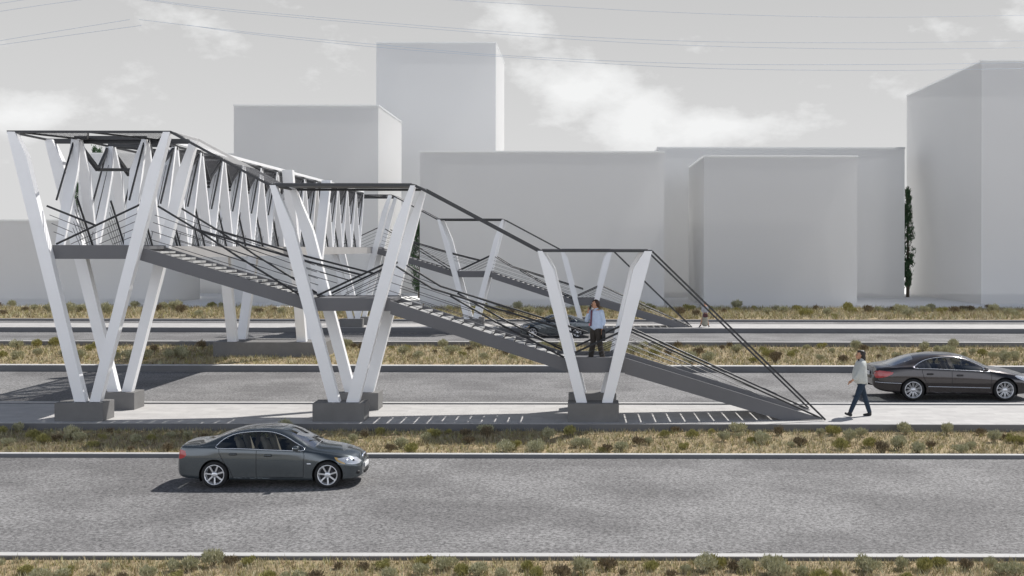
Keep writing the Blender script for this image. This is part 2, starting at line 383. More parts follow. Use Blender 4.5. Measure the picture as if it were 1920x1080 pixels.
    p.add([f(0.02,28.56), f(0.62,28.56), f(0.62,30.56), f(0.02,30.56)], [(0,1,2,3)], 0)
    p.add([f(0.62,28.56), f(0.99,28.56), f(0.99,30.56), f(0.62,30.56)], [(0,1,2,3)], 1)
    bpart(p, 'canopy_panel', [M['poly'], M['perf']], None, dy)
    # handrails: px on the front plane, both sides
    rails = [
        [[(97,459),(260,382)], [(79,387),(172,424)]],
        [[(289,387),(362,431),(540,483),(676,517)], [(362,431),(440,482),(560,556)]],
        [[(590,556),(722,494)], ],
        [[(740,500),(808,542),(1048,616),(1103,634)], [(842,556),(930,606),(1058,672)]],
        [[(1080,662),(1168,622)]],
        [[(1183,622),(1546,787)]]]
    wires = [
        [[(84,404),(150,430)],[(88,420),(128,437)],[(92,436),(112,444)],[(125,459),(257,398)],[(150,459),(254,413)],[(178,459),(250,428)],[(205,459),(246,443)]],
        [[(283,404),(556,500)],[(280,418),(560,514)],[(276,434),(562,527)],[(272,449),(563,540)]],
        [[(618,556),(716,508)],[(640,556),(712,522)],[(662,556),(708,536)],[(560,500),(650,526)],[(566,514),(628,532)]],
        [[(735,516),(1040,620)],[(731,531),(1046,636)],[(727,546),(1050,650)],[(723,560),(1054,664)]],
        [[(1095,667),(1164,634)],[(1112,667),(1160,645)],[(1128,667),(1156,656)]],
        [[(1180,634),(1440,748)],[(1178,644),(1350,716)],[(1176,654),(1270,692)]]]
    for yy in (28.70, 30.42):
        for k, rl in enumerate(rails):
            a = MB()
            if k == 0 and yy > 30: continue
            for ln in rl:
                a.tube([(U(x,y)[0], yy, U(x,y)[1]) for (x,y) in ln], 0.026, 8)
            ho = bpart(a, 'handrail', M['dark'], None, dy)
            w = MB()
            for ln in wires[k]: w.tube([(U(x,y)[0], yy, U(x,y)[1]) for (x,y) in ln], 0.0085, 5)
            w.build('guard_wires', M['wire'], ho)
staircase(0.0)
DY = 33.6
staircase(DY)
# long deck
XA, XB = -13.6, -11.2
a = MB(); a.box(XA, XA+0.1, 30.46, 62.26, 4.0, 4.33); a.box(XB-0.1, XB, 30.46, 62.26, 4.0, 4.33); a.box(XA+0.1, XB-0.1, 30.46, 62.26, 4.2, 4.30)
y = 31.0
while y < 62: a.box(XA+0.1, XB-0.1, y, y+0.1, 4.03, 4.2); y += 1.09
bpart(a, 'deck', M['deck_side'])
ZI = lambda i: 32.54 + 2.18*i
def blade(xo, sgn, yt, yb):
    zt, zb = 7.15, 4.334
    pr = [(0.0, 0.12), (0.30, 0.33), (1.0, 0.22)] if sgn > 0 else [(0.0, 0.20), (0.30, 0.29), (1.0, 0.22)]
    vs = []
    for (s, w) in pr:
        yy = yt+(yb-yt)*s; zz = zt+(zb-zt)*s
        for (xx, dy) in ((xo, -0.055), (xo-sgn*w, -0.055), (xo-sgn*w, 0.055), (xo, 0.055)): vs.append((xx, yy+dy, zz))
    fs = [(0,1,2,3), (11,10,9,8)]
    for q in (0, 4): fs += [(q+i, q+4+i, q+4+(i+1)%4, q+(i+1)%4) for i in range(4)]
    if sgn < 0: fs = [f[::-1] for f in fs]
    a = MB(); a.add(vs, fs); return a
for i in range(-1, 14):
    for (xo, sg) in ((-11.42, 1), (-13.40, -1)):
        for d in (-1, 1):
            if i == 13 and d == 1: continue
            bpart(blade(xo, sg, ZI(i)+d*0.07, ZI(i)+d*1.0), 'truss_blade', M['white'])
    a = MB(); xl, xr = -13.36, -11.46
    a.bar((xl, ZI(i), 7.19), (xr, ZI(i), 7.19), 0.10, 0.10)
    for xo in (xl+0.02, xr-0.02):
        a.tube([(xo, ZI(i)-0.10, 7.1), (xo, ZI(i)-1.1, 5.5)], 0.028, 6)
    if i < 13:
        ym = ZI(i)+1.09; v0, v1 = -13.2, -11.56; zv = 6.42
        a.bar((v0, ym, zv), (v1, ym, zv), 0.08, 0.08); a.bar((xl, ZI(i), 7.15), (xr, ZI(i+1), 7.15), 0.06, 0.06)
        for (xe, xv) in ((xl, v0), (xr, v1)):
            a.bar((xe, ZI(i), 7.16), (xv, ym, zv), 0.10, 0.10); a.bar((xe, ZI(i+1), 7.16), (xv, ym, zv), 0.07, 0.07)
            a.bar((xe, ZI(i)+0.04, 7.16), (xe, ZI(i+1)-0.04, 7.16), 0.05, 0.05)
        ob = bpart(a, 'roof_truss', M['dark'])
        p = MB(); y0, y1 = ZI(i)+0.05, ZI(i+1)-0.05
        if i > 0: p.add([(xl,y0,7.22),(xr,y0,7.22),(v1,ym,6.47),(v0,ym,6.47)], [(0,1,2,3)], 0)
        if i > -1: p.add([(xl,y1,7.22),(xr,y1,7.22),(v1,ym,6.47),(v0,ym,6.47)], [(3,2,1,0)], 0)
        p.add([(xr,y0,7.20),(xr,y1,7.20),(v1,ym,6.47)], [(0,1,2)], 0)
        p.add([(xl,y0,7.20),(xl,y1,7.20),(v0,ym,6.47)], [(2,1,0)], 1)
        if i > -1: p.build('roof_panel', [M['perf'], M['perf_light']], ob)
    else: bpart(a, 'roof_truss', M['dark'])
    if i < 13:
        for xo in (-11.60, -13.22):
            a = MB(); a.tube([(xo, ZI(i)-0.18, 5.6), (xo, ZI(i)+0.80, 4.34)], 0.03, 6)
            ho = bpart(a, 'handrail', M['dark'])
            w = MB()
            for q in range(1, 6):
                t = q*0.16; w.tube([(xo, ZI(i)-0.18-0.05*q, 5.6-0.16*q), (xo, ZI(i)+0.80-t, 4.34)], 0.008, 4)
                w.tube([(xo, ZI(i+1)-0.18-0.16*q, 6.9-0.3*q), (xo, ZI(i+1)-0.95-0.10*q, 5.55-0.2*q)], 0.008, 4)
            w.build('guard_wires', M['wire'], ho)
# edge chord along the truss top, dark beams
for xo in (-13.36, -11.46):
    a = MB(); a.bar((xo, 32.6, 7.28), (xo, 60.9, 7.28), 0.06, 0.10); bpart(a, 'top_chord', M['white'] if xo > -12 else M['dark'])
# centre support on the median
a = MB(); a.box(-14.36, -9.99, 45.0, 47.0, -0.02, 0.58); bpart(a, 'centre_footing', M['concrete'])
for xo in (-13.88, -11.14):
    for (b0, t0) in ((45.25, 43.05), (46.45, 49.7)):
        a = MB(); w = 0.36
        vs = [(xo,b0,0.58),(xo+w,b0,0.58),(xo+w,b0+0.3,0.58),(xo,b0+0.3,0.58),(xo-0.03,t0,7.22),(xo+w,t0,7.22),(xo+w,t0+0.3,7.22),(xo-0.03,t0+0.3,7.22)]
        a.add(vs, [(0,3,2,1),(4,5,6,7),(0,1,5,4),(1,2,6,5),(2,3,7,6),(3,0,4,7)]); bpart(a, 'centre_leg', M['white'])

# ------------------------------------------------------------------ power cables
def cable(pts, Z, label):
    # pts: photo pixels, turned into metres at distance Z, smooth parabola through them
    P = [Vector(((x-1086)*Z/F, Z, EYE+(466-y)*Z/F)) for (x, y) in pts]
    out = []
    n = len(P)
    for i in range(n-1):
        p0 = P[max(i-1,0)]; p1 = P[i]; p2 = P[i+1]; p3 = P[min(i+2,n-1)]
        for k in range(10):
            t = k/10; out.append(0.5*((2*p1)+(p2-p0)*t+(2*p0-5*p1+4*p2-p3)*t*t+(-p0+3*p1-3*p2+p3)*t**3))
    out.append(P[-1])
    b = MB(); b.tube(out, 0.012, 5); tag(b.build('power_cable', M['cable']), label, 'cable', 'power cables crossing the sky')
cable([(-60,89),(0,78),(120,58),(243,38)], 72, 'upper of the two low cables left of the cable gap')
cable([(-60,96),(0,86),(120,69),(265,49)], 73, 'lower of the two low cables left of the cable gap')
cable([(-60,17),(0,8),(60,-1),(120,-11)], 74, 'short cable crossing the top left corner of the sky')
cable([(-60,33),(0,23),(80,11),(160,0),(240,-12)], 75, 'second cable down at the top left corner')
cable([(260,38),(480,63),(705,84),(960,105),(1300,119),(1640,120),(1920,116),(2000,114)], 72, 'lowest pair, its upper cable, running in front of the tower')
cable([(350,48),(480,66),(705,89),(960,108),(1300,127),(1640,131),(1920,127),(2000,125)], 73, 'lowest pair, its lower cable, running in front of the tower')
cable([(200,-12),(275,0),(480,23),(960,61),(1300,77),(1640,79),(1920,75),(2000,73)], 74, 'upper cable of the middle pair above the tower')
cable([(200,-8),(290,4),(480,27),(960,66),(1300,85),(1640,91),(1920,88),(2000,87)], 75, 'lower cable of the middle pair above the tower')
cable([(700,-14),(845,0),(960,7),(1240,22),(1500,30),(1700,31),(1920,27),(2000,25)], 76, 'single topmost cable at the right of the sky')

# ------------------------------------------------------------------ vegetation
VM = dict(
    sage=foliage('sage_leaf', [(0.27,0.265,0.16),(0.43,0.42,0.27),(0.58,0.55,0.40)], 9),
    olive=foliage('olive_leaf', [(0.21,0.20,0.075),(0.34,0.32,0.12),(0.46,0.42,0.20)], 9),
    twig=foliage('dark_twig', [(0.10,0.08,0.05),(0.20,0.16,0.10),(0.34,0.28,0.19)], 14),
    straw=foliage('dry_straw', [(0.26,0.235,0.12),(0.41,0.35,0.225),(0.54,0.45,0.32)], 2.2),
    green=foliage('cypress_leaf', [(0.03,0.06,0.035),(0.06,0.11,0.055),(0.11,0.17,0.09)], 2.5),
    bark=simple('bark', (0.09, 0.07, 0.05), 0.9, var=0.3, vs=8))
def shrub_mesh(seed, mats, w, h, n, leaf, twigs):
    rnd = random.Random(seed); b = MB()
    for k in range(twigs):
        a = rnd.uniform(0, 6.283); t = rnd.uniform(0.1, 1.0)
        x, y, z = w*0.5*t*math.cos(a), w*0.5*t*math.sin(a), h*rnd.uniform(0.55, 0.95)*(1-0.35*t)
        b.tube([(x*0.1, y*0.1, -0.03), (x*0.45+rnd.uniform(-.03,.03), y*0.45, z*0.55), (x, y, z)], 0.010, 3, 1, r2=0.004)
    lobes = [(rnd.uniform(-.28,.28)*w, rnd.uniform(-.28,.28)*w, rnd.uniform(0.35,0.62)*h, rnd.uniform(.22,.36)) for _ in range(7)]
    for k in range(n):
        lx, ly, lz, lr = rnd.choice(lobes)
        d = Vector((rnd.gauss(0,1), rnd.gauss(0,1), rnd.gauss(0.25,0.9))).normalized(); r = rnd.uniform(0.45, 1.0)
        p = Vector((lx + d.x*lr*w*r, ly + d.y*lr*w*r, max(0.0, lz + d.z*lr*h*1.15*r)))
        u = (d*0.5 + Vector((rnd.uniform(-.6,.6), rnd.uniform(-.6,.6), 1.0))).normalized()*leaf*rnd.uniform(0.6,1.5)
        s = u.cross(Vector((rnd.uniform(-1,1), rnd.uniform(-1,1), rnd.uniform(-.3,.3)))).normalized()*leaf*0.2
        b.add([p-s, p+s, p+u+s*0.4, p+u-s*0.4], [(0,1,2,3)], 0)
    me = bpy.data.meshes.new('shrub'); me.from_pydata(b.v, [], b.f)
    for m in mats: me.materials.append(m)
    me.polygons.foreach_set('material_index', b.m); me.update(); return me
PLANTS = {
    'sagebrush': ([shrub_mesh(i, [VM['sage'], VM['twig']], 0.62, 0.50, 850, 0.075, 14) for i in (1, 2, 3)], 'grey-green rounded sagebrush'),
    'green_bush': ([shrub_mesh(i, [VM['olive'], VM['twig']], 0.58, 0.42, 800, 0.07, 12) for i in (4, 5)], 'olive green low bush with dark twigs'),
    'dark_bush': ([shrub_mesh(i, [VM['twig'], VM['twig']], 0.52, 0.44, 420, 0.07, 30) for i in (6, 7)], 'dark brown twiggy dead bush'),
}
rs = random.Random(11)
def scatter(n, y0, y1, z, smin, smax, place, xpx=(-40, 1960)):
    for k in range(n):
        y = y0 + (y1-y0)*(rs.random()); px = xpx[0] + (xpx[1]-xpx[0])*((k+rs.random())/n); x = (px-1086)*y/F
        if 42 < y < 48 and -15.0 < x < -9.0: continue
        kind = rs.choices(['sagebrush', 'green_bush', 'dark_bush'], [0.50, 0.28, 0.22])[0]
        meshes, desc = PLANTS[kind]; sc_ = rs.uniform(smin, smax)
        o = bpy.data.objects.new(kind, rs.choice(meshes)); C.objects.link(o)
        o.location = (x, y, z-0.02); o.rotation_euler = (0, 0, rs.uniform(0, 6.28)); o.scale = (sc_*rs.uniform(.9,1.15), sc_, sc_*rs.uniform(.8,1.15))
        tag(o, desc + ' ' + place, 'shrub', desc.split(' with')[0] + ' ' + place)
scatter(60, 15.2, 16.1, -0.16, 0.28, 0.50, 'along the bottom edge')
scatter(90, 24.8, 27.8, -0.18, 0.30, 0.68, 'behind the front road')
scatter(110, 42.3, 49.7, 0.0, 0.45, 1.0, 'on the median')
scatter(100, 71.2, 83.2, -0.05, 0.8, 1.5, 'before the grey buildings')
# short dry grass nobody could count
b = MB(); rg = random.Random(5)
def grass(n, y0, y1, z, h, w, k=4):
    for i in range(n):
        y = y0 + (y1-y0)*rg.random(); x = (rg.uniform(-60, 1980)-1086)*y/F
        if 44.9 < y < 47.1 and -14.5 < x < -9.8: continue
        mi = rg.choices([0, 1, 2, 3], [0.50, 0.20, 0.24, 0.06])[0]; hh = h*rg.uniform(0.4, 1.3)
        for q in range(k):
            a = rg.uniform(0, 6.28); dx, dy = math.cos(a), math.sin(a); r = w*rg.random()*2; l = rg.uniform(.2, .8)*hh
            X, Y = x + dx*r, y + dy*r
            b.v += [(X-dy*w*.35, Y+dx*w*.35, z-.01), (X+dy*w*.35, Y-dx*w*.35, z-.01), (X+dx*l, Y+dy*l, z+hh*rg.uniform(.5,1))]
            m0 = len(b.v); b.f.append((m0-3, m0-2, m0-1)); b.m.append(mi); b.sm.append(False)
grass(5500, 15.2, 16.25, -0.16, 0.10, 0.016)
grass(11000, 24.7, 27.95, -0.18, 0.12, 0.022)
grass(13000, 42.0, 49.95, 0.0, 0.19, 0.035)
grass(14000, 70.6, 83.6, -0.05, 0.32, 0.06)
tag(b.build('dry_grass', [VM['straw'], VM['olive'], VM['sage'], VM['twig']]), 'short dry straw-coloured grass covering the soil strips', 'grass', None, 'stuff')

def cypress(px, Y, pytop, rad, label, seed, group, n=5200):
    rnd = random.Random(seed); x0 = (px-1086)*Y/F; H = EYE + (466-pytop)*Y/F
    r = tag(empty('cypress_tree', (x0, Y, -0.02)), label, 'tree', group)
    t = MB(); t.tube([(0,0,0), (0.04,0.02,H*0.35), (-0.03,0,H*0.7), (0,0,H*0.95)], 0.16, 8, 0, r2=0.03)
    for k in range(26):
        a = k*2.4; z = H*(0.12+0.8*k/26); rr = rad*math.sin(math.pi*min(1, z/H*0.95))**0.7
        t.tube([(0,0,z), (math.cos(a)*rr*.5, math.sin(a)*rr*.5, z+.35), (math.cos(a)*rr*.85, math.sin(a)*rr*.85, z+.9)], 0.035, 4, 0, r2=0.01)
    t.build('trunk', VM['bark'], r)
    c = MB(); tufts = []
    for k in range(150):
        u = rnd.uniform(0.09, 0.97); a = rnd.uniform(0, 6.283)
        rr = rad*min(1, (u/0.38))**0.8*min(1, ((1-u)/0.5))**0.75*rnd.uniform(0.55, 1.12); tufts.append((math.cos(a)*rr, math.sin(a)*rr, u*H, rnd.uniform(.5, 1)))
    for k in range(n):
        tx, ty, tz, ts = rnd.choice(tufts)
        p = Vector((tx*rnd.uniform(.5,1.05)+rnd.gauss(0,.10)*rad, ty*rnd.uniform(.5,1.05)+rnd.gauss(0,.10)*rad, tz+rnd.gauss(0,.22)*ts))
        u = Vector((rnd.gauss(0,.5), rnd.gauss(0,.5), 1)).normalized()*rnd.uniform(.12,.34); s = u.cross(Vector((rnd.gauss(0,1), rnd.gauss(0,1), .1))).normalized()*rnd.uniform(.02,.05)
        c.add([p-s, p+s, p+u], [(0,1,2)], 0)
    c.build('crown', VM['green'], r)
cypress(1702, 102.6, 350, 0.62, 'dark green cypress standing between two right-hand grey blocks', 1, 'cypresses between the blocks')
cypress(787, 99.6, 408, 1.0, 'dark green cypress half hidden by the wide middle grey block', 2, 'cypresses between the blocks')
cypress(149, 124, 336, 1.2, 'cypress at the left end of the long left background block', 3, 'cypresses between the blocks')
cypress(177, 128, 271, 1.0, 'left of the two cypress tips above the left background block', 4, 'cypresses between the blocks')
cypress(186, 131, 274, 1.0, 'right of the two cypress tips above the left background block', 5, 'cypresses between the blocks')

# ------------------------------------------------------------------ cars
CM = dict(
    paint=simple('grey_metallic_paint', (0.080, 0.095, 0.104), 0.22, metal=0.6, coat=1.0),
    paint2=simple('brown_grey_metallic_paint', (0.042, 0.036, 0.036), 0.2, metal=0.6, coat=1.0),
    tyre=simple('tyre_rubber', (0.018,0.018,0.019), 0.85), rim=simple('alloy', (0.72,0.73,0.75), 0.28, metal=0.75),
    black=simple('black_plastic', (0.012,0.012,0.013), 0.5), chrome=simple('chrome', (0.80,0.82,0.85), 0.12, metal=1.0),
    seam=simple('shut_line', (0.012,0.012,0.014), 0.7), beige=simple('beige_upholstery', (0.62,0.55,0.46), 0.8), inner=simple('dark_cabin', (0.03,0.028,0.027), 0.8),
    red=simple('red_lens', (0.42,0.018,0.022), 0.15, coat=1.0), lens=simple('clear_lens', (0.75,0.77,0.80), 0.08, metal=0.55, coat=1.0),
    amber=simple('amber_lens', (0.55,0.36,0.12), 0.15, coat=1.0), plate=simple('white_plate', (0.8,0.8,0.8), 0.5), disc=simple('brake_disc', (0.05,0.05,0.055), 0.4, metal=0.8),
    glass=glassmat('tinted_car_glass', (0.48,0.50,0.50), 0.05), screen=glassmat('windscreen_glass', (0.62,0.66,0.66), 0.32))
def interp(keys, x):           # smooth keyed curve (Catmull-Rom with clamped tangents)
    if x <= keys[0][0]: return keys[0][1]
    if x >= keys[-1][0]: return keys[-1][1]
    for i in range(len(keys)-1):
        x0, y0 = keys[i]; x1, y1 = keys[i+1]
        if x <= x1:
            h = x1-x0; d = (y1-y0)/h
            def tan(j):
                if j <= 0 or j >= len(keys)-1: return d
                a = (keys[j][1]-keys[j-1][1])/(keys[j][0]-keys[j-1][0]); c = (keys[j+1][1]-keys[j][1])/(keys[j+1][0]-keys[j][0])
                return 0 if a*c <= 0 else 2*a*c/(a+c)
            m0, m1 = tan(i), tan(i+1); t = (x-x0)/h
            return (2*t**3-3*t*t+1)*y0 + (t**3-2*t*t+t)*h*m0 + (-2*t**3+3*t*t)*y1 + (t**3-t*t)*h*m1
def inside(poly, x, y):
    c = False; n = len(poly)
    for i in range(n):
        (x1,y1),(x2,y2) = poly[i], poly[(i+1)%n]
        if (y1 > y) != (y2 > y) and x < (x2-x1)*(y-y1)/(y2-y1)+x1: c = not c
    return c
def nearest(poly, x, y):
    best = None
    for i in range(len(poly)):
        (x1,y1),(x2,y2) = poly[i], poly[(i+1)%len(poly)]; dx, dy = x2-x1, y2-y1; L = dx*dx+dy*dy
        t = 0 if L == 0 else max(0, min(1, ((x-x1)*dx+(y-y1)*dy)/L)); a, b_ = x1+t*dx, y1+t*dy; d = math.hypot(a-x, b_-y)
        if best is None or d < best[0]: best = (d, a, b_)
    return best
def smooth_poly(p, n=5):
    out = []; m = len(p)
    for i in range(m):
        p0, p1, p2, p3 = p[i-1], p[i], p[(i+1)%m], p[(i+2)%m]
        for k in range(n):
            t = k/n; out.append(tuple(0.5*((2*p1[j])+(p2[j]-p0[j])*t+(2*p0[j]-5*p1[j]+4*p2[j]-p3[j])*t*t+(-p0[j]+3*p1[j]-3*p2[j]+p3[j])*t**3) for j in (0,1)))
    return out
TK = [0.0, 0.05, 0.16, 0.30, 0.42, 0.50, 0.60, 0.70, 0.84, 1.0]      # parameter of the ten section points
def make_car(name, S, paint, label, group=None):
    L = S['L']; c = S
    def section(x):
        ym = interp(c['ymax'], x); zs = interp(c['sill'], x); zb = interp(c['belt'], x); zt = interp(c['top'], x)
        ysh = ym*interp(c['shr'], x); yr = interp(c['yroof'], x); zr = interp(c['zroof'], x)
        zr = max(zr, zb+0.004); zt = max(zt, zr+0.003)
        return [(ym*0.90, zs), (ym*0.965, zs+0.015), (ym*0.99, zs+(zb-zs)*0.22), (ym, zs+(zb-zs)*0.48), (ym*0.992, zs+(zb-zs)*0.78), (ysh, zb),
                ((ysh*0.5+yr*0.5)*1.012, (zb+zr)/2), (yr, zr), (yr*0.55, zr+(zt-zr)*0.78), (0.0, zt)]
    cache = {}
    def P(x, t):
        k = round(x, 5)
        if k not in cache: cache[k] = section(x)
        s = cache[k]
        for i in range(9):
            if t <= TK[i+1] or i == 8:
                h = TK[i+1]-TK[i]; u = min(1, (t-TK[i])/h); r = []
                for j in (0, 1):
                    def tan(q):
                        if q == 0: return (s[1][j]-s[0][j])/(TK[1]-TK[0])
                        if q == 9: return 0.0 if j == 1 else (s[9][j]-s[8][j])/(TK[9]-TK[8])
                        return (s[q+1][j]-s[q-1][j])/(TK[q+1]-TK[q-1])
                    r.append((2*u**3-3*u*u+1)*s[i][j]+(u**3-2*u*u+u)*h*tan(i)+(-2*u**3+3*u*u)*s[i+1][j]+(u**3-u*u)*h*tan(i+1))
                return (x, r[0], r[1])
    def side_t(x, z):            # parameter on the flank with height z
        lo, hi = 0.0, 0.72
        for _ in range(16):
            m = (lo+hi)/2
            if P(x, m)[2] < z: lo = m
            else: hi = m
        return (lo+hi)/2
    def top_t(x, y):             # parameter on the upper surface at half width y
        lo, hi = 0.66, 1.0
        for _ in range(16):
            m = (lo+hi)/2
            if P(x, m)[1] > y: lo = m
            else: hi = m
        return (lo+hi)/2
    xs = []; x = 0.0
    while x < L: xs.append(x); x += 0.008 if (x < 0.12 or x > L-0.14) else 0.024
    xs.append(L)
    NT = 84; ts = [k/NT for k in range(NT+1)]
    sides = {k: v for k, v in c['side'].items()}; tops = c['plan']
    wheels = [(c['xr'], c['zw'], c['ra']), (c['xf'], c['zw'], c['ra'])]
    grid = []
    for x in xs:
        row = []
        for t in ts:
            px, py, pz = P(x, t)
            if t < 0.71 and 0.02 < x < L-0.01:
                best = None
                for poly in sides.values():
                    q = nearest(poly, px, pz)
                    if q[0] < 0.0125 and (best is None or q[0] < best[0]): best = q
                for (wx, wz, wr) in wheels:
                    d = math.hypot(px-wx, pz-wz)
                    if abs(d-wr) < 0.0125 and d > 0 and (best is None or abs(d-wr) < best[0]):
                        best = (abs(d-wr), wx+(px-wx)*wr/d, wz+(pz-wz)*wr/d)
                if best: px, py, pz = P(best[1], side_t(best[1], best[2]))
            elif t >= 0.71:
                for poly in tops.values():
                    q = nearest(poly, px, py)
                    if q[0] < 0.0125: px, py, pz = P(q[1], top_t(q[1], q[2])); break
            row.append((px, py, pz))
        grid.append(row)
    out = {}
    def part_of(i, j):
        a = [grid[i][j], grid[i+1][j], grid[i+1][j+1], grid[i][j+1]]
        cx = sum(p[0] for p in a)/4; cy = sum(p[1] for p in a)/4; cz = sum(p[2] for p in a)/4; t = (ts[j]+ts[j+1])/2
        if t < 0.71:
            for (wx, wz, wr) in wheels:
                if math.hypot(cx-wx, cz-wz) < wr-0.002: return None
            for k in c['order']:
                if inside(sides[k], cx, cz): return k
        else:
            for k, poly in tops.items():
                if inside(poly, cx, cy): return k
        return 'body'
    n = len(ts)
    for sgn in (1, -1):
        for i in range(len(xs)-1):
            for j in range(NT):
                k = part_of(i, j)
                if k is None: continue
                key = (k, sgn) if (k in sides and k != 'body') else (k, 0)
                d = out.setdefault(key, {'v': {}, 'f': []}); ids = []
                for (a, b_) in ((i,j),(i+1,j),(i+1,j+1),(i,j+1)):
                    kk = (a, b_, sgn if b_ < NT else 0)
                    if kk not in d['v']: d['v'][kk] = len(d['v'])
                    ids.append(d['v'][kk])
                d['f'].append(tuple(ids) if sgn < 0 else tuple(ids[::-1]))
    root = empty(name, (0,0,0)); tag(root, label, 'car', group)
    base = {'side_window_front': ('side_window', CM['glass']), 'side_window_rear': ('side_window', CM['glass']), 'quarter_window': ('side_window', CM['glass']),
            'pillar': ('door_pillar', CM['black']), 'door_front': ('door', paint), 'door_rear': ('door', paint), 'headlight': ('headlight', CM['lens']),
            'taillight': ('taillight', CM['red']), 'windscreen': ('windscreen', CM['screen']), 'rear_window': ('rear_window', CM['screen']), 'indicator': ('indicator', CM['amber']),
            'body': ('body', paint), 'bonnet': ('bonnet', paint), 'boot_lid': ('boot_lid', paint)}
    objs = {}
    for (k, sg), d in out.items():
        nm, mt = base[k]; vs = []
        for (a, b_, s2) in d['v']:
            p = grid[a][b_]; vs.append((p[0]-L/2, p[1]*(s2 if s2 else 0), p[2]))
        me = bpy.data.meshes.new(nm); me.from_pydata(vs, [], d['f']); me.materials.append(mt)
        me.polygons.foreach_set('use_smooth', [True]*len(d['f'])); me.update()
        o = bpy.data.objects.new(nm, me); C.objects.link(o); o.parent = root; objs[(k, sg)] = o
    # end caps
    e = MB()
    for xi in (0, -1):
        ring = [(grid[xi][j][0]-L/2, grid[xi][j][1], grid[xi][j][2]) for j in range(n)] + [(grid[xi][j][0]-L/2, -grid[xi][j][1], grid[xi][j][2]) for j in range(n-2, -1, -1)]
        e.add(ring, [tuple(range(len(ring))) if xi == -1 else tuple(range(len(ring)-1, -1, -1))])
    e.build('bumper_face', paint, root)
    # shut lines and chrome window frames following the surface
    def trace(poly, sg, r, mb, close=True, off=0.0, mi=0):
        pts = []; pl = list(poly) + ([poly[0]] if close else [])
        for i in range(len(pl)-1):
            (x0,z0),(x1,z1) = pl[i], pl[i+1]; m = max(1, int(math.hypot(x1-x0, z1-z0)/0.04))
            for q in range(m):
                xx = x0+(x1-x0)*q/m; zz = z0+(z1-z0)*q/m; p = P(xx, side_t(xx, zz)); pts.append((p[0]-L/2, (p[1]+off)*sg, p[2]))
        xx, zz = pl[-1]; p = P(xx, side_t(xx, zz)); pts.append((p[0]-L/2, (p[1]+off)*sg, p[2]))
        mb.tube(pts, r, 6, mi)
    for sg in (1, -1):
        for k in ('door_front', 'door_rear'):
            m = MB(); trace(c['seams'][k], sg, 0.0075, m, False, -0.002); m.build('shut_line', CM['seam'], objs[(k, sg)])
        m = MB(); trace(c['trim'], sg, 0.011, m, True, 0.003); m.build('window_trim', CM['chrome'], root)
        for (hx, hz) in c['handles']:
            m = MB(); p = P(hx, side_t(hx, hz)); X = p[0]-L/2
            m.rbox((X, p[1]*sg, p[2]), (0.105, 0.010, 0.030), 0.5, 8, 1); m.rbox((X, (p[1]+0.022)*sg, p[2]+0.008), (0.095, 0.014, 0.014), 0.5, 8, 0)
            o = m.build('door_handle', [paint, CM['black']], objs[('door_rear' if hx < c['xb'] else 'door_front', sg)])
        m = MB(); mx, mz = c['mirror']; p = P(mx, side_t(mx, mz-0.07)); m.rbox((mx-L/2, (p[1]+0.10)*sg, mz), (0.075, 0.105, 0.062), 0.6, 10, 0)
        m.rbox((mx-0.06-L/2, (p[1]+0.10)*sg, mz), (0.02, 0.088, 0.048), 0.6, 8, 2)
        m.tube([(mx-L/2, (p[1]-0.03)*sg, mz-0.06), (mx-L/2, (p[1]+0.05)*sg, mz-0.03)], 0.022, 8, 1); m.build('wing_mirror', [paint, CM['black'], CM['chrome']], root)
        if 'strip' in c:
            for st in c['strip']:
                m = MB(); trace(st, sg, 0.011, m, False, 0.004); m.build('trim_strip', CM['chrome'], root)
        if 'badge' in c:
            m = MB(); bx, bz = c['badge']; p = P(bx, side_t(bx, bz)); m.rbox((bx-L/2, (p[1]+0.004)*sg, bz), (0.055, 0.006, 0.014), 0.4, 6); m.build('side_indicator', CM['lens'], root)
        # lamp details
        p = P(c['lamp'][0], side_t(*c['lamp'])); m = MB()
        for q, rr in ((-0.10, 0.055), (0.05, 0.050)):
            pp = P(c['lamp'][0]+q, side_t(c['lamp'][0]+q, c['lamp'][1])); m.ball((pp[0]-L/2, (pp[1]-0.058)*sg, pp[2]), (rr, 0.05, rr), 12, 1 if q > 0 else 0)
        m.build('lamp_reflector', [CM['chrome'], CM['black']], objs.get(('headlight', sg), root))
    # wheels
    rt = c['rt']; rr = rt*0.745; spokes = c['spokes']
    for (wx, side) in ((c['xr'], 1), (c['xf'], 1), (c['xr'], -1), (c['xf'], -1)):
        w = empty('wheel', (wx-L/2, side*(c['W']/2-0.115), c['zw'])); w.parent = root
        if side > 0: w.rotation_euler = (0, 0, math.pi)
        t = MB(); hw = 0.105      # outer side is -y locally
        t.lathe([(hw*0.8, rr), (hw, rr+0.02), (hw*0.98, rt-0.03), (hw*0.75, rt-0.004), (0, rt), (-hw*0.75, rt-0.004), (-hw*0.98, rt-0.03), (-hw, rr+0.02), (-hw*0.8, rr)], (0,0,0), n=48)
        t.build('tyre', CM['tyre'], w)
        q = MB(); q.lathe([(-hw*0.92, rr+0.004), (-hw*0.98, rr-0.008), (-hw*0.80, rr-0.020), (hw*0.6, rr-0.05), (hw*0.6, 0.02)], (0,0,0), n=48)
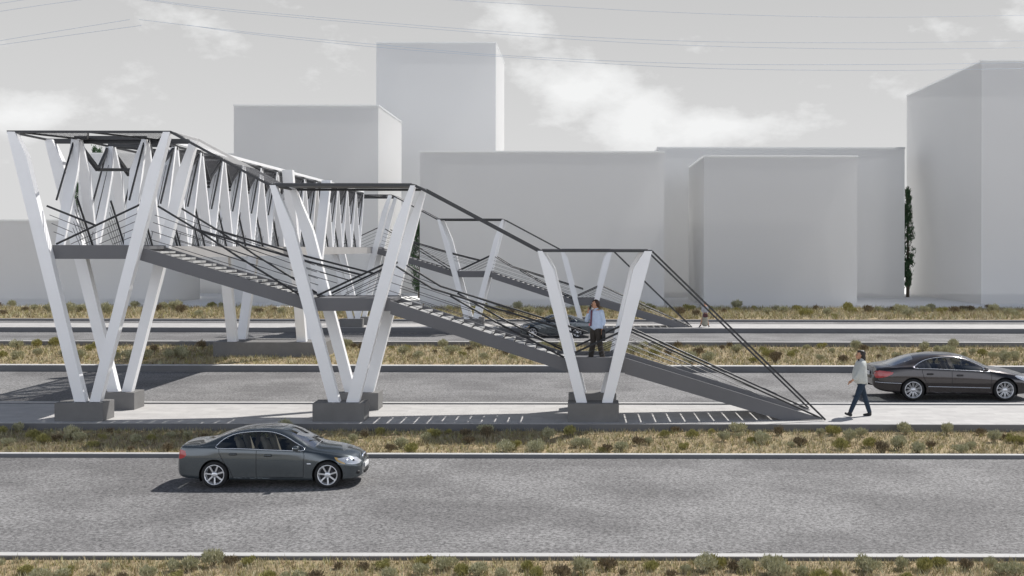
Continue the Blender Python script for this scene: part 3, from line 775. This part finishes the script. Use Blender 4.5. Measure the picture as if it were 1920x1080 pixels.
        for s in range(spokes):
            a = 2*math.pi*s/spokes + 0.3
            for da in c['twin']:
                ca, sa = math.cos(a), math.sin(a); ux, uz = -sa, ca
                r0, r1 = 0.03, rr-0.012; w0, w1 = c['sw']
                vs = []
                for (r_, hwid, yy, off) in ((r0, w0, -hw*0.70, da*0.4), (r1, w1, -hw*0.86, da)):
                    for (sg2, yb) in ((-1, yy), (1, yy), (1, yy+0.03), (-1, yy+0.03)):
                        vs.append((ca*r_+ux*(off+sg2*hwid), yb, sa*r_+uz*(off+sg2*hwid)))
                q.add(vs, [(0,1,2,3),(7,6,5,4),(0,4,5,1),(1,5,6,2),(2,6,7,3),(3,7,4,0)])
        q.lathe([(-hw*0.62, 0.075), (-hw*0.80, 0.062), (-hw*0.84, 0.03), (-hw*0.84, 0.0)], (0,0,0), n=20)
        q.build('rim', CM['rim'], w)
        d = MB(); d.lathe([(-hw*0.1, rr-0.07), (-hw*0.18, rr-0.07), (-hw*0.18, 0.05)], (0,0,0), n=30); d.build('brake_disc', CM['disc'], w)
        d = MB(); d.lathe([(-hw*0.02, rr-0.02), (-hw*0.02, 0.0)], (0,0,0), n=30); d.build('wheel_backing', CM['black'], w)
    # arch liners, floor, interior
    a = MB()
    for (wx, wz, wr) in wheels:
        for sg in (1, -1):
            pts = [(wx-L/2+math.cos(u)*(wr+0.001), wz+math.sin(u)*(wr+0.001)) for u in [math.pi*(-0.15+1.3*k/24) for k in range(25)]]
            y0, y1 = sg*(interp(c['ymax'], wx)*0.992-0.012), sg*0.5
            vs = [(p[0], y0, p[1]) for p in pts]+[(p[0], y1, p[1]) for p in pts]; m_ = len(pts)
            a.add(vs, [(i, i+1, m_+i+1, m_+i) for i in range(m_-1)]); a.add([(p[0], y1, p[1]) for p in pts], [tuple(range(m_))])
    a.box(-L/2+0.75, L/2-0.4, -0.5, 0.5, 0.19, 0.26); a.box(c['xr']+c['ra']-L/2, c['xf']-c['ra']-L/2, -c['W']/2*0.84, c['W']/2*0.84, 0.20, 0.26)
    a.build('underbody', CM['black'], root)
    a = MB(); zf = 0.62; a.box(c['cab'][0]-L/2, c['cab'][1]-L/2, -0.62, 0.62, 0.40, zf-0.1)
    a.rbox((c['cab'][1]-0.15-L/2, 0, 0.80), (0.30, 0.66, 0.12), 0.4, 10); a.rbox((c['cab'][0]-0.05-L/2, 0, 0.84), (0.34, 0.60, 0.07), 0.4, 10)
    a.build('cabin_floor', CM['inner'], root)
    for (sx, sy) in ((c['s1'], 0.36), (c['s1'], -0.36), (c['s2'], 0.34), (c['s2'], -0.34)):
        m = MB(); X = sx-L/2
        m.rbox((X+0.25, sy, 0.58), (0.27, 0.24, 0.09), 0.5, 8)
        vs0 = len(m.v); m.rbox((0, 0, 0), (0.055, 0.22, 0.30), 0.5, 8)
        for i in range(vs0, len(m.v)): p = m.v[i]; m.v[i] = (X-0.02+p[0]-p[2]*0.36, sy+p[1], 0.84+p[2])
        m.rbox((X-0.16, sy, 1.14), (0.05, 0.12, 0.075), 0.6, 8); m.tube([(X-0.12, sy, 1.02), (X-0.16, sy, 1.12)], 0.02, 6)
        m.build('seat', CM['beige'], root)
    m = MB(); sx = c['cab'][1]-0.52-L/2; ring = [(sx+0.05*math.sin(u)*-1, 0.36+0.18*math.cos(u), 0.88+0.17*math.sin(u)) for u in [2*math.pi*k/20 for k in range(21)]]
    m.tube(ring, 0.014, 6); m.tube([(sx, 0.36, 0.88), (sx+0.35, 0.36, 0.80)], 0.03, 8); m.build('steering_wheel', CM['inner'], root)
    # nose: grille, plate, intakes
    xn = L/2
    g_ = MB()
    for (gy, gz, gw, gh, dx) in c['grille']:
        for sg in ((1, -1) if gy else (1,)):
            g_.rbox((xn+dx, gy*sg, gz), (0.03, gw, gh), 0.5, 10, 0); g_.rbox((xn+dx+0.014, gy*sg, gz), (0.022, gw-0.016, gh-0.016), 0.5, 10, 1)
    g_.build('grille', [CM['chrome'], CM['black']], root)
    m = MB()
    for (yy, zz, hw_, hh_, dx) in c['intake']:
        for sg in ((1, -1) if yy else (1,)): m.rbox((xn+dx, yy*sg, zz), (0.06, hw_, hh_), 0.5, 10)
    m.build('air_intake', CM['black'], root)
    m = MB(); px_, pz_ = c['plate']; m.rbox((xn+px_, 0, pz_), (0.012, 0.26, 0.055), 0.15, 8); m.build('number_plate', CM['plate'], root)
    m = MB(); m.rbox((-xn-0.004, 0, c['rplate']), (0.012, 0.26, 0.055), 0.15, 8); m.build('number_plate', CM['plate'], root)
    if c.get('wipers', True):
        m = MB()
        for yy in (-0.05, 0.45):
            p0 = P(c['cowl']-0.10, top_t(c['cowl']-0.10, abs(yy))); p1 = P(c['cowl']-0.24, top_t(c['cowl']-0.24, abs(yy-0.42)))
            m.tube([(p0[0]-L/2, yy, p0[2]+0.015), (p1[0]-L/2, yy-0.42, p1[2]+0.018)], 0.008, 5)
        m.build('wiper', CM['black'], root)
    return root
SED = dict(L=4.52, W=1.82, xr=0.96, xf=3.73, zw=0.325, ra=0.375, rt=0.325, xb=2.0,
    ymax=[(0,0.62),(0.03,0.72),(0.10,0.80),(0.3,0.865),(0.8,0.90),(1.6,0.91),(2.6,0.91),(3.6,0.90),(4.0,0.87),(4.25,0.80),(4.40,0.70),(4.48,0.60),(4.52,0.50)],
    sill=[(0,0.42),(0.04,0.33),(0.2,0.25),(0.6,0.22),(1.4,0.20),(3.3,0.19),(4.0,0.20),(4.4,0.22),(4.52,0.28)],
    belt=[(0,0.60),(0.03,0.74),(0.08,0.90),(0.16,0.965),(0.8,0.975),(1.5,0.955),(2.5,0.925),(3.1,0.89),(3.6,0.83),(4.0,0.76),(4.3,0.68),(4.45,0.60),(4.52,0.52)],
    shr=[(0,0.96),(0.3,0.95),(1.0,0.965),(3.0,0.965),(3.7,0.93),(4.3,0.90),(4.52,0.9)],
    top=[(0,0.64),(0.03,0.82),(0.07,0.99),(0.12,1.045),(0.35,1.07),(0.55,1.08),(0.70,1.115),(1.0,1.235),(1.35,1.35),(1.75,1.41),(2.15,1.425),(2.5,1.405),(2.75,1.35),(3.0,1.235),(3.25,1.10),(3.42,1.005),(3.52,0.985),(3.9,0.93),(4.25,0.84),(4.40,0.775),(4.46,0.70),(4.52,0.58)],
    zroof=[(0,0.62),(0.03,0.78),(0.08,0.955),(0.14,1.01),(0.50,1.03),(0.62,1.045),(0.80,1.10),(1.10,1.215),(1.45,1.315),(1.8,1.36),(2.15,1.37),(2.5,1.335),(2.8,1.235),(3.05,1.105),(3.25,0.995),(3.42,0.93),(3.6,0.90),(4.0,0.83),(4.3,0.74),(4.42,0.66),(4.52,0.55)],
    yroof=[(0,0.55),(0.1,0.68),(0.5,0.74),(0.7,0.72),(1.15,0.63),(1.6,0.585),(2.4,0.585),(2.8,0.62),(3.2,0.69),(3.45,0.73),(3.9,0.68),(4.3,0.56),(4.45,0.45),(4.52,0.36)],
    side={
        'side_window_rear': smooth_poly([(1.06,0.985),(1.08,1.08),(1.25,1.20),(1.50,1.285),(1.93,1.325),(1.93,1.14),(1.93,0.965),(1.5,0.975)],4),
        'side_window_front': smooth_poly([(2.05,0.955),(2.05,1.15),(2.05,1.325),(2.30,1.31),(2.60,1.235),(2.85,1.105),(3.08,0.945),(2.6,0.935)],4),
        'pillar': [(1.90,0.955),(1.90,1.335),(2.08,1.335),(2.08,0.95)],
        'door_rear': [(1.98,0.26),(1.98,0.955),(1.10,0.97),(1.08,0.86),(1.18,0.66),(1.34,0.46),(1.42,0.26)],
        'door_front': [(2.0,0.26),(2.0,0.955),(3.10,0.90),(3.16,0.86),(3.15,0.26)],
        'headlight': smooth_poly([(3.96,0.715),(4.10,0.635),(4.28,0.575),(4.46,0.575),(4.475,0.64),(4.40,0.70),(4.2,0.735)],4),
        'indicator': smooth_poly([(3.90,0.735),(3.99,0.64),(4.15,0.585),(4.12,0.625),(4.02,0.70),(3.95,0.74)],4),
        'taillight': smooth_poly([(0.035,0.72),(0.16,0.72),(0.26,0.80),(0.22,0.90),(0.06,0.91)],4)},
    order=['side_window_rear','side_window_front','pillar','headlight','indicator','taillight','door_rear','door_front'],
    plan={'windscreen': [(2.72,0.0),(2.73,0.35),(2.80,0.57),(3.10,0.625),(3.36,0.675),(3.42,0.40),(3.44,0.0),(3.44,-0.1),(2.72,-0.1)],
          'rear_window': [(0.68,-0.1),(0.68,0.0),(0.70,0.4),(0.78,0.61),(1.05,0.57),(1.30,0.53),(1.32,0.3),(1.32,-0.1)]},
    seams={'door_rear': [(1.98,0.27),(1.42,0.27),(1.34,0.46),(1.18,0.66),(1.08,0.86),(1.07,0.97)], 'door_front': [(1.99,0.95),(1.99,0.27),(3.14,0.27),(3.16,0.80),(3.13,0.90)]},
    trim=smooth_poly([(1.03,0.975),(1.05,1.09),(1.23,1.22),(1.50,1.305),(1.95,1.348),(2.32,1.332),(2.62,1.25),(2.88,1.115),(3.16,0.925),(2.6,0.925),(1.6,0.963)],4),
    handles=[(1.42,0.83),(2.28,0.80)], mirror=(2.98,0.985), badge=(3.28,0.60), lamp=(4.26,0.645), spokes=7, twin=(0.0,), sw=(0.016,0.020),
    cab=(1.0,3.35), s1=2.18, s2=1.52, cowl=3.44,
    grille=[(0.11,0.66,0.095,0.085,-0.055)], intake=[(0.57,0.36,0.13,0.045,-0.10),(0.0,0.32,0.32,0.06,-0.03)], plate=(0.015,0.47), rplate=0.80)
CPE = dict(L=4.80, W=1.86, xr=1.13, xf=3.84, zw=0.335, ra=0.385, rt=0.335, xb=2.25,
    ymax=[(0,0.60),(0.03,0.70),(0.12,0.80),(0.35,0.88),(0.9,0.92),(1.7,0.93),(2.8,0.93),(3.8,0.92),(4.2,0.89),(4.5,0.80),(4.66,0.70),(4.75,0.60),(4.80,0.48)],
    sill=[(0,0.46),(0.05,0.38),(0.25,0.29),(0.7,0.24),(1.5,0.20),(3.4,0.19),(4.2,0.20),(4.7,0.22),(4.80,0.27)],
    belt=[(0,0.60),(0.04,0.78),(0.10,0.90),(0.25,0.96),(0.9,1.0),(1.6,0.985),(2.6,0.945),(3.2,0.90),(3.7,0.84),(4.2,0.76),(4.55,0.67),(4.72,0.58),(4.80,0.48)],
    shr=[(0,0.96),(0.4,0.94),(1.2,0.955),(3.1,0.955),(3.8,0.93),(4.5,0.90),(4.80,0.9)],
    top=[(0,0.64),(0.04,0.86),(0.09,1.0),(0.16,1.045),(0.35,1.065),(0.6,1.12),(0.9,1.225),(1.25,1.335),(1.65,1.40),(2.05,1.42),(2.45,1.40),(2.8,1.335),(3.1,1.215),(3.4,1.07),(3.58,0.995),(3.7,0.975),(4.1,0.915),(4.5,0.81),(4.68,0.73),(4.75,0.65),(4.80,0.54)],
    zroof=[(0,0.62),(0.05,0.83),(0.11,0.965),(0.3,1.01),(0.6,1.045),(0.9,1.12),(1.2,1.215),(1.6,1.30),(2.0,1.345),(2.4,1.33),(2.8,1.24),(3.1,1.12),(3.35,1.0),(3.55,0.93),(3.8,0.89),(4.2,0.82),(4.55,0.72),(4.7,0.64),(4.80,0.51)],
    yroof=[(0,0.52),(0.1,0.66),(0.4,0.74),(0.7,0.70),(1.1,0.63),(1.6,0.58),(2.4,0.575),(2.8,0.61),(3.2,0.67),(3.55,0.74),(4.0,0.69),(4.5,0.57),(4.7,0.44),(4.80,0.34)],
    side={
        'side_window_rear': smooth_poly([(1.22,1.01),(1.30,1.10),(1.55,1.21),(1.85,1.275),(2.14,1.295),(2.20,1.13),(2.22,0.97),(1.7,0.99)],4),
        'side_window_front': smooth_poly([(2.34,0.965),(2.32,1.15),(2.28,1.30),(2.55,1.275),(2.85,1.185),(3.1,1.065),(3.36,0.91),(2.9,0.935)],4),
        'pillar': [(2.19,0.96),(2.12,1.31),(2.32,1.31),(2.36,0.955)],
        'door_rear': [(2.26,0.26),(2.26,0.96),(1.42,0.985),(1.40,0.86),(1.46,0.66),(1.56,0.50),(1.62,0.26)],
        'door_front': [(2.28,0.26),(2.28,0.96),(3.36,0.89),(3.44,0.84),(3.42,0.26)],
        'headlight': smooth_poly([(4.16,0.76),(4.30,0.66),(4.55,0.58),(4.70,0.58),(4.70,0.65),(4.55,0.71),(4.35,0.755)],4),
        'taillight': smooth_poly([(0.05,0.70),(0.22,0.70),(0.42,0.76),(0.55,0.85),(0.45,0.885),(0.08,0.90)],4)},
    order=['side_window_rear','side_window_front','pillar','headlight','taillight','door_rear','door_front'],
    plan={'windscreen': [(2.78,0.0),(2.79,0.35),(2.86,0.56),(3.2,0.615),(3.50,0.68),(3.56,0.40),(3.58,0.0),(3.58,-0.1),(2.78,-0.1)],
          'rear_window': [(0.42,-0.1),(0.42,0.0),(0.45,0.4),(0.54,0.64),(0.9,0.60),(1.20,0.56),(1.24,0.3),(1.25,-0.1)]},
    seams={'door_rear': [(2.26,0.27),(1.62,0.27),(1.56,0.50),(1.46,0.66),(1.40,0.86),(1.40,0.97)], 'door_front': [(2.27,0.95),(2.27,0.27),(3.42,0.27),(3.44,0.78),(3.40,0.88)]},
    trim=smooth_poly([(1.18,1.0),(1.28,1.11),(1.54,1.228),(1.85,1.295),(2.25,1.318),(2.56,1.295),(2.87,1.205),(3.12,1.085),(3.43,0.895),(2.9,0.922),(1.8,0.975)],4),
    handles=[(1.62,0.82),(2.50,0.78)], mirror=(3.22,0.975), lamp=(4.46,0.655), spokes=10, twin=(-0.021,0.021), sw=(0.007,0.006),
    strip=[[(0.05,0.565),(0.3,0.55),(0.78,0.535)],[(1.56,0.44),(2.4,0.425),(3.40,0.40)]],
    cab=(1.2,3.45), s1=2.48, s2=1.80, cowl=3.58,
    grille=[(0.0,0.60,0.42,0.06,-0.07)], intake=[(0.0,0.36,0.40,0.08,-0.03),(0.58,0.33,0.10,0.05,-0.13)], plate=(0.02,0.49), rplate=0.78)
near = make_car('sedan_car', SED, CM['paint'], 'nearest grey-blue metallic sedan on the front road, facing right')
far = copy_tree(near)
near.scale = (0.762,0.72,0.765); near.location = (-7.56+4.52*0.775/2, 21.36+0.91*0.72, -0.2)
far['label'] = 'distant grey-blue sedan seen behind the stairs, facing left'; far.rotation_euler = (0, 0, math.pi); far.scale = (0.82,)*3
far.location = ((1040-1086)*58.8/F+0.1, 59.0, -0.26)
cc = make_car('coupe_car', CPE, CM['paint2'], 'dark brown-grey sloping-roof car at the right edge, facing right')
cc.scale = (1,1,0.965); cc.location = ((1712-1086)*33.9/F-1.13+2.40, 34.75, -0.2)

# ------------------------------------------------------------------ people
PM = dict(skin=simple('skin', (0.50,0.27,0.17), 0.6), hair=simple('dark_hair', (0.018,0.012,0.010), 0.5), brown=simple('brown_hair', (0.045,0.02,0.012), 0.5),
    poncho=simple('pale_knit', (0.50,0.52,0.50), 0.9, var=0.08, vs=30), jeans=simple('blue_denim', (0.016,0.032,0.055), 0.85, var=0.25, vs=12),
    shoe=simple('black_leather', (0.010,0.010,0.012), 0.5), shirt=simple('light_blue_shirt', (0.55,0.65,0.82), 0.8, var=0.08, vs=10),
    trousers=simple('dark_brown_trousers', (0.045,0.038,0.032), 0.85, var=0.2, vs=12), tie=simple('plum_tie', (0.16,0.06,0.09), 0.6),
    eye=simple('eye', (0.01,0.01,0.01), 0.2), lip=simple('lip', (0.35,0.10,0.08), 0.5), grey=simple('light_grey_cotton', (0.42,0.43,0.45), 0.9),
    skirt=simple('patterned_skirt', (0.30,0.29,0.24), 0.9, var=0.6, vs=40), yellow=simple('yellow_green_cloth', (0.5,0.55,0.2), 0.9), maroon=simple('maroon_leather', (0.07,0.015,0.02), 0.5))
def solid(name, chains, mat, parent, vox=0.011, smooth=3):
    # chains: list of lists of (x,y,z, rx, ry) ; every chain becomes rings of elliptical section, all united by voxel remesh
    b = MB()
    for ch in chains:
        for i in range(len(ch)-1):
            p0 = Vector(ch[i][:3]); p1 = Vector(ch[i+1][:3]); a0 = ch[i][3:]; a1 = ch[i+1][3:]
            d = (p1-p0).normalized(); n = 14
            ref = Vector((0,1,0)) if abs(d.y) < 0.9 else Vector((0,0,1)); u = ref.cross(d).normalized(); v = d.cross(u)
            L_ = (p1-p0).length; rings = []
            def ring(p, ru, rv): rings.append([p+u*math.cos(2*math.pi*k/n)*ru+v*math.sin(2*math.pi*k/n)*rv for k in range(n)])
            for s in (0.08, 0.35, 0.65, 0.88): m = math.sqrt(1-(1-s)**2); ring(p0-d*(1-s)*min(a0), a0[0]*m, a0[1]*m)
            ring(p0, *a0); ring(p1, *a1)
            for s in (0.88, 0.65, 0.35, 0.08): m = math.sqrt(1-(1-s)**2); ring(p1+d*(1-s)*min(a1), a1[0]*m, a1[1]*m)
            vs = [q for r_ in rings for q in r_]; fs = [(q*n+k, q*n+(k+1)%n, (q+1)*n+(k+1)%n, (q+1)*n+k) for q in range(len(rings)-1) for k in range(n)]
            fs += [tuple(range(n))[::-1], tuple(range((len(rings)-1)*n, len(rings)*n))]
            b.add(vs, fs, 0, True)
    o = b.build('tmp_shape', mat); m = o.modifiers.new('r', 'REMESH'); m.mode = 'VOXEL'; m.voxel_size = vox; m.use_smooth_shade = True
    s = o.modifiers.new('s', 'SMOOTH'); s.iterations = smooth; s.factor = 0.5
    dg = bpy.context.evaluated_depsgraph_get(); me = bpy.data.meshes.new_from_object(o.evaluated_get(dg)); bpy.data.objects.remove(o)
    me.name = name; me.polygons.foreach_set('use_smooth', [True]*len(me.polygons))
    r = bpy.data.objects.new(name, me); C.objects.link(r)
    if parent: r.parent = parent
    return r
def hand(w, fdir, side, curl=0.25):
    # palm and five fingers from wrist w pointing along fdir; side = direction in which the fingers spread
    f = Vector(fdir).normalized(); s = Vector(side).normalized(); k = f.cross(s); w = Vector(w); ch = []
    e = w+f*0.085
    ch.append([(*w, 0.026, 0.020), (*(w+f*0.05), 0.036, 0.018), (*e, 0.038, 0.015)])
    for i, (o_, l) in enumerate(((-0.030,0.060),(-0.010,0.072),(0.010,0.068),(0.029,0.052))):
        p = e+s*o_; d1 = (f+k*curl).normalized(); q = p+d1*l*0.5; d2 = (f+k*curl*3).normalized(); t = q+d2*l*0.5
        ch.append([(*p,0.0092,0.0092),(*q,0.0086,0.0086),(*t,0.0072,0.0072)])
    p = w+f*0.03-s*0.030; q = p+(f*0.7-s*0.7+k*0.2).normalized()*0.035; t = q+(f-s*0.25+k*0.3).normalized()*0.03
    ch.append([(*p,0.013,0.013),(*q,0.011,0.011),(*t,0.009,0.009)]); return ch
def head(c, look, sc=1.0):
    # head centred at c, facing along -x rotated by 'look' (radians about z); returns chains and a frame helper
    cx, cy, cz = c; ca, sa = math.cos(look), math.sin(look)
    def w(x, y, z): return (cx+(x*ca-y*sa)*sc, cy+(x*sa+y*ca)*sc, cz+z*sc)
    ch = [[(*w(0.018,0,0.03), 0.095*sc, 0.078*sc), (*w(-0.005,0,0.035), 0.092*sc, 0.076*sc)],
          [(*w(-0.02,0,-0.01), 0.075*sc, 0.066*sc), (*w(-0.045,0,-0.075), 0.040*sc, 0.042*sc)],
          [(*w(-0.088,0,0.01), 0.010*sc, 0.010*sc), (*w(-0.106,0,-0.022), 0.013*sc, 0.014*sc)],
          [(*w(-0.085,0,-0.052), 0.012*sc, 0.024*sc), (*w(-0.080,0,-0.058), 0.012*sc, 0.022*sc)]]
    for s in (1, -1): ch.append([(*w(0.012,s*0.078,0.015), 0.016*sc, 0.010*sc), (*w(0.008,s*0.080,-0.02), 0.011*sc, 0.009*sc)])
    return ch, w
def face(w, sc, parent):
    for s in (1, -1):
        m = MB(); m.ball(w(-0.083, s*0.031, 0.008), 0.0105*sc, 8, 0); m.build('eye', PM['eye'], parent)
        m = MB(); m.tube([w(-0.092,s*0.016,0.030), w(-0.086,s*0.046,0.031)], 0.005*sc, 5, 0); m.build('eyebrow', PM['eye'], parent)
    m = MB(); m.tube([w(-0.093,-0.022,-0.055), w(-0.098,0,-0.054), w(-0.093,0.022,-0.055)], 0.005*sc, 5); m.build('mouth', PM['lip'], parent)
# --- woman walking left in a pale poncho (height 1.68)
WX, WY = (1614-1086)*29.35/F, 29.35
root = empty('person', (WX, WY, 0)); tag(root, 'woman in pale poncho and dark jeans walking left on the near pavement', 'person')
hc, hw_ = head((-0.02, 0, 1.555), 0.0)
body = solid('body', hc + [[(-0.005,0,1.47,.05,.05),(0.01,0,1.38,.055,.06)],
    [(0.01,0,1.36,.09,.17),(0.01,0,1.2,.10,.15),(0.015,0,1.05,.085,.13),(0.02,0,0.90,.11,.165)],
    [(0.01,-.16,1.33,.045,.045),(-0.07,-.20,1.10,.036,.036),(-0.26,-.19,0.935,.028,.028)], [(0.01,.16,1.33,.045,.045),(0.05,.20,1.10,.036,.036),(0.02,.20,0.90,.028,.028)],
    [(0.01,-.09,0.86,.085,.085),(-0.12,-.09,0.50,.055,.055),(-0.285,-.09,0.13,.038,.038)], [(0.02,.09,0.86,.085,.085),(0.12,.09,0.50,.055,.055),(0.25,.09,0.12,.038,.038)]]
    + hand((-0.265,-.19,0.93),(-0.8,0,-0.55),(0,1,0)) + hand((0.02,.20,0.90),(0,0,-1),(1,0,0)), PM['skin'], root, 0.0075, 2)
face(hw_, 1.0, body)
solid('jeans', [[(0.02,-.05,0.93,.115,.13),(0.015,-.09,0.84,.095,.095),(-0.12,-.09,0.50,.068,.068),(-0.275,-.09,0.14,.055,.055)],
    [(0.02,.05,0.93,.115,.13),(0.02,.09,0.84,.095,.095),(0.125,.09,0.50,.068,.068),(0.245,.09,0.12,.058,.058)]], PM['jeans'], root)
solid('shoes', [[(-0.29,-.09,0.10,.05,.05),(-0.30,-.09,0.055,.045,.045)],[(-0.27,-.09,0.045,.042,.042),(-0.40,-.09,0.085,.032,.038)],
    [(0.255,.09,0.11,.052,.052),(0.26,.09,0.05,.046,.046)],[(0.27,.09,0.04,.04,.042),(0.11,.09,0.028,.026,.038)]], PM['shoe'], root)
solid('hair', [[(0.035,0,1.605,.098,.094),(0.035,0,1.575,.085,.098)],[(0.045,0,1.60,.075,.098),(0.065,0,1.46,.065,.10),(0.07,0,1.38,.04,.08)],[(-0.045,0,1.645,.045,.06),(0.0,0,1.65,.05,.07)],
    [(-0.065,-.07,1.46,.022,.022),(-0.105,-.075,1.26,.018,.018)]], PM['hair'], root)
solid('poncho', [[(0.03,0,1.42,.085,.12),(0.0,0,1.33,.13,.25),(-0.03,0,1.12,.17,.29),(-0.03,0,0.99,.175,.29),(0.03,0,0.93,.13,.25)],
    [(0.06,0,1.36,.08,.18),(0.13,0,0.84,.03,.18)],[(0.0,-.20,1.30,.07,.07),(-0.10,-.225,1.08,.075,.06),(-0.19,-.21,0.985,.055,.05)],[(0.0,.20,1.30,.07,.07),(0.03,.23,1.0,.075,.06)]], PM['poncho'], root, 0.012, 3)
# --- man on the phone on the lowest landing
MX, MY = (1117-1086)*29.1/F, 29.1; s_ = 0.85
root = empty('person', (MX, MY, 1.47)); root.scale = (s_,)*3; root.rotation_euler = (0,0,-0.6); tag(root, 'man in blue shirt and tie phoning on the lowest near landing', 'person')
hc, hw_ = head((-0.02, -0.02, 1.64), 0.75)
body = solid('body', hc + [[(0.0,0,1.56,.055,.055),(0.01,0,1.44,.06,.07)],
    [(0.02,0,1.42,.17,.10),(0.02,0,1.2,.16,.11),(0.02,0,1.0,.155,.11)],
    [(-0.19,0,1.40,.055,.055),(-0.26,-.10,1.17,.045,.045),(-0.145,-.20,1.40,.032,.032)], [(0.22,0,1.40,.055,.055),(0.27,.03,1.13,.045,.045),(0.25,-.02,0.90,.03,.03)],
    [(-0.07,0,0.92,.09,.09),(-0.11,0.03,0.50,.065,.065),(-0.17,.0,0.10,.045,.045)], [(0.11,0,0.92,.09,.09),(0.14,0,0.50,.065,.065),(0.26,.0,0.10,.045,.045)]]
    + hand((-0.145,-.20,1.42),(0.25,0.15,0.9),(0.4,-0.8,0),-0.35) + hand((0.25,-.02,0.89),(0.05,0,-1),(1,0,0)), PM['skin'], root, 0.008, 2)
face(hw_, 1.0, body)
sh = solid('shirt', [[(0.02,0,1.46,.09,.085),(0.02,0,1.38,.205,.125),(0.02,0,1.2,.19,.135),(0.03,0,0.99,.205,.155)],
    [(-0.17,0,1.405,.088,.088),(-0.26,-.10,1.16,.062,.062),(-0.155,-.185,1.36,.042,.042)], [(0.20,0,1.405,.088,.088),(0.27,.03,1.13,.065,.065),(0.252,-.015,0.95,.045,.045)]], PM['shirt'], root, 0.011, 2)
m = MB(); m.bar((-0.06,-.125,1.44), (-0.075,-.150,1.0), 0.055, 0.012); m.rbox((-0.06,-.13,1.45), (0.025,0.018,0.022), 0.6, 6); m.build('tie', PM['tie'], sh)
solid('trousers', [[(-0.03,0,0.95,.125,.125),(-0.07,0,0.86,.115,.12),(-0.11,0.03,0.50,.088,.09),(-0.165,0,0.08,.078,.085)],[(0.08,0,0.95,.125,.125),(0.11,0,0.86,.115,.12),(0.14,0,0.50,.088,.09),(0.25,0,0.08,.078,.085)]], PM['trousers'], root)
solid('shoes', [[(-0.18,0.03,0.05,.045,.05),(-0.22,-.13,0.035,.04,.034)],[(0.26,0.03,0.05,.045,.05),(0.24,-.13,0.035,.04,.034)]], PM['shoe'], root)
solid('hair', [[(0.02,0.01,1.70,.090,.086),(0.03,0.025,1.675,.092,.088)],[(0.055,0.035,1.66,.06,.07),(0.06,0.04,1.60,.05,.06)],[(-0.055,-.05,1.725,.035,.05),(0,0,1.735,.06,.06)]], PM['brown'], root)
ph = MB(); ph.rbox((0,0,0), (0.012,0.032,0.065), 0.25, 8); po = ph.build('mobile_phone', PM['shoe']); rz = lambda x, y: (MX+(x*math.cos(.6)+y*math.sin(.6))*s_, MY+(-x*math.sin(.6)+y*math.cos(.6))*s_)
po.location = (*rz(-0.085, -0.155), 1.47+1.555*s_); po.rotation_euler = (0.15, 0.3, 0.5)
tag(po, 'black mobile phone held to the ear of the man on the landing', 'phone')
bb = MB(); bb.rbox((0,0,0), (0.05,0.13,0.15), 0.45, 10); bb.tube([(0,-.1,.13),(0,-.05,.24),(0,.05,.24),(0,.1,.13)], 0.012, 6); bo = bb.build('hand_bag', PM['shoe']); bo.location = (*rz(0.285, 0), 1.47+0.66*s_+0.06)
tag(bo, 'small black bag hanging beside the phoning man', 'bag')
# --- distant figure at the foot of the far stairs
FX, FY = (1322-1086)*62.6/F, 62.6; s_ = 0.80
root = empty('person', (FX, FY, 0)); root.scale = (s_,)*3; tag(root, 'distant person in grey top and patterned skirt by the far stairs', 'person')
hc, hw_ = head((-0.0, -0.0, 1.62), 1.2)
body = solid('body', hc + [[(0.0,0,1.54,.05,.05),(0.01,0,1.42,.06,.07)], [(0.0,0,1.40,.16,.10),(0,0,1.2,.14,.10),(0,0,0.98,.15,.11)],
    [(-0.17,0,1.38,.05,.05),(-0.20,-.03,1.12,.04,.04),(-0.08,-.16,0.98,.03,.03)], [(0.17,0,1.38,.05,.05),(0.20,.0,1.12,.04,.04),(0.10,-.16,0.96,.03,.03)],
    [(-0.08,0,0.90,.08,.08),(-0.20,0,0.50,.055,.055),(-0.30,.05,0.09,.04,.04)], [(0.08,0,0.90,.08,.08),(0.16,0,0.50,.055,.055),(0.26,.05,0.09,.04,.04)]]
    + hand((-0.08,-.16,0.98),(0.7,-0.2,-0.3),(0,0,1)) + hand((0.10,-.16,0.96),(-0.7,-0.2,-0.3),(0,0,1)), PM['skin'], root, 0.009, 2)
face(hw_, 1.0, body)
solid('top', [[(0,0,1.43,.08,.08),(0,0,1.36,.185,.115),(0,0,1.15,.17,.12),(0,0,0.98,.17,.12)],[(-0.16,0,1.36,.065,.065),(-0.21,-.03,1.10,.055,.055),(-0.11,-.13,1.0,.04,.04)],[(0.16,0,1.36,.065,.065),(0.21,0,1.10,.055,.055),(0.13,-.13,0.98,.04,.04)]], PM['grey'], root)
solid('skirt', [[(0,0,0.98,.15,.12),(0,0,0.80,.19,.16),(0,0,0.22,.22,.18)]], PM['skirt'], root)
solid('hair', [[(0,0.01,1.68,.088,.085),(0,0.03,1.65,.09,.085)]], PM['brown'], root)
solid('shoes', [[(-0.30,.03,0.12,.045,.045),(-0.38,-.03,0.04,.05,.035)],[(0.27,.05,0.12,.045,.045),(0.27,-.08,0.04,.05,.035)]], PM['shoe'], root)
bb = MB(); bb.rbox((0,0,0), (0.13,0.05,0.10), 0.4, 10); bb.tube([(-.08,0,.08),(-.04,0,.17),(.04,0,.17),(.08,0,.08)], 0.01, 6); bo = bb.build('hand_bag', PM['maroon']); bo.location = (FX, FY-0.22, 0.96*s_-0.12)
tag(bo, 'dark maroon bag held before the distant person', 'bag')
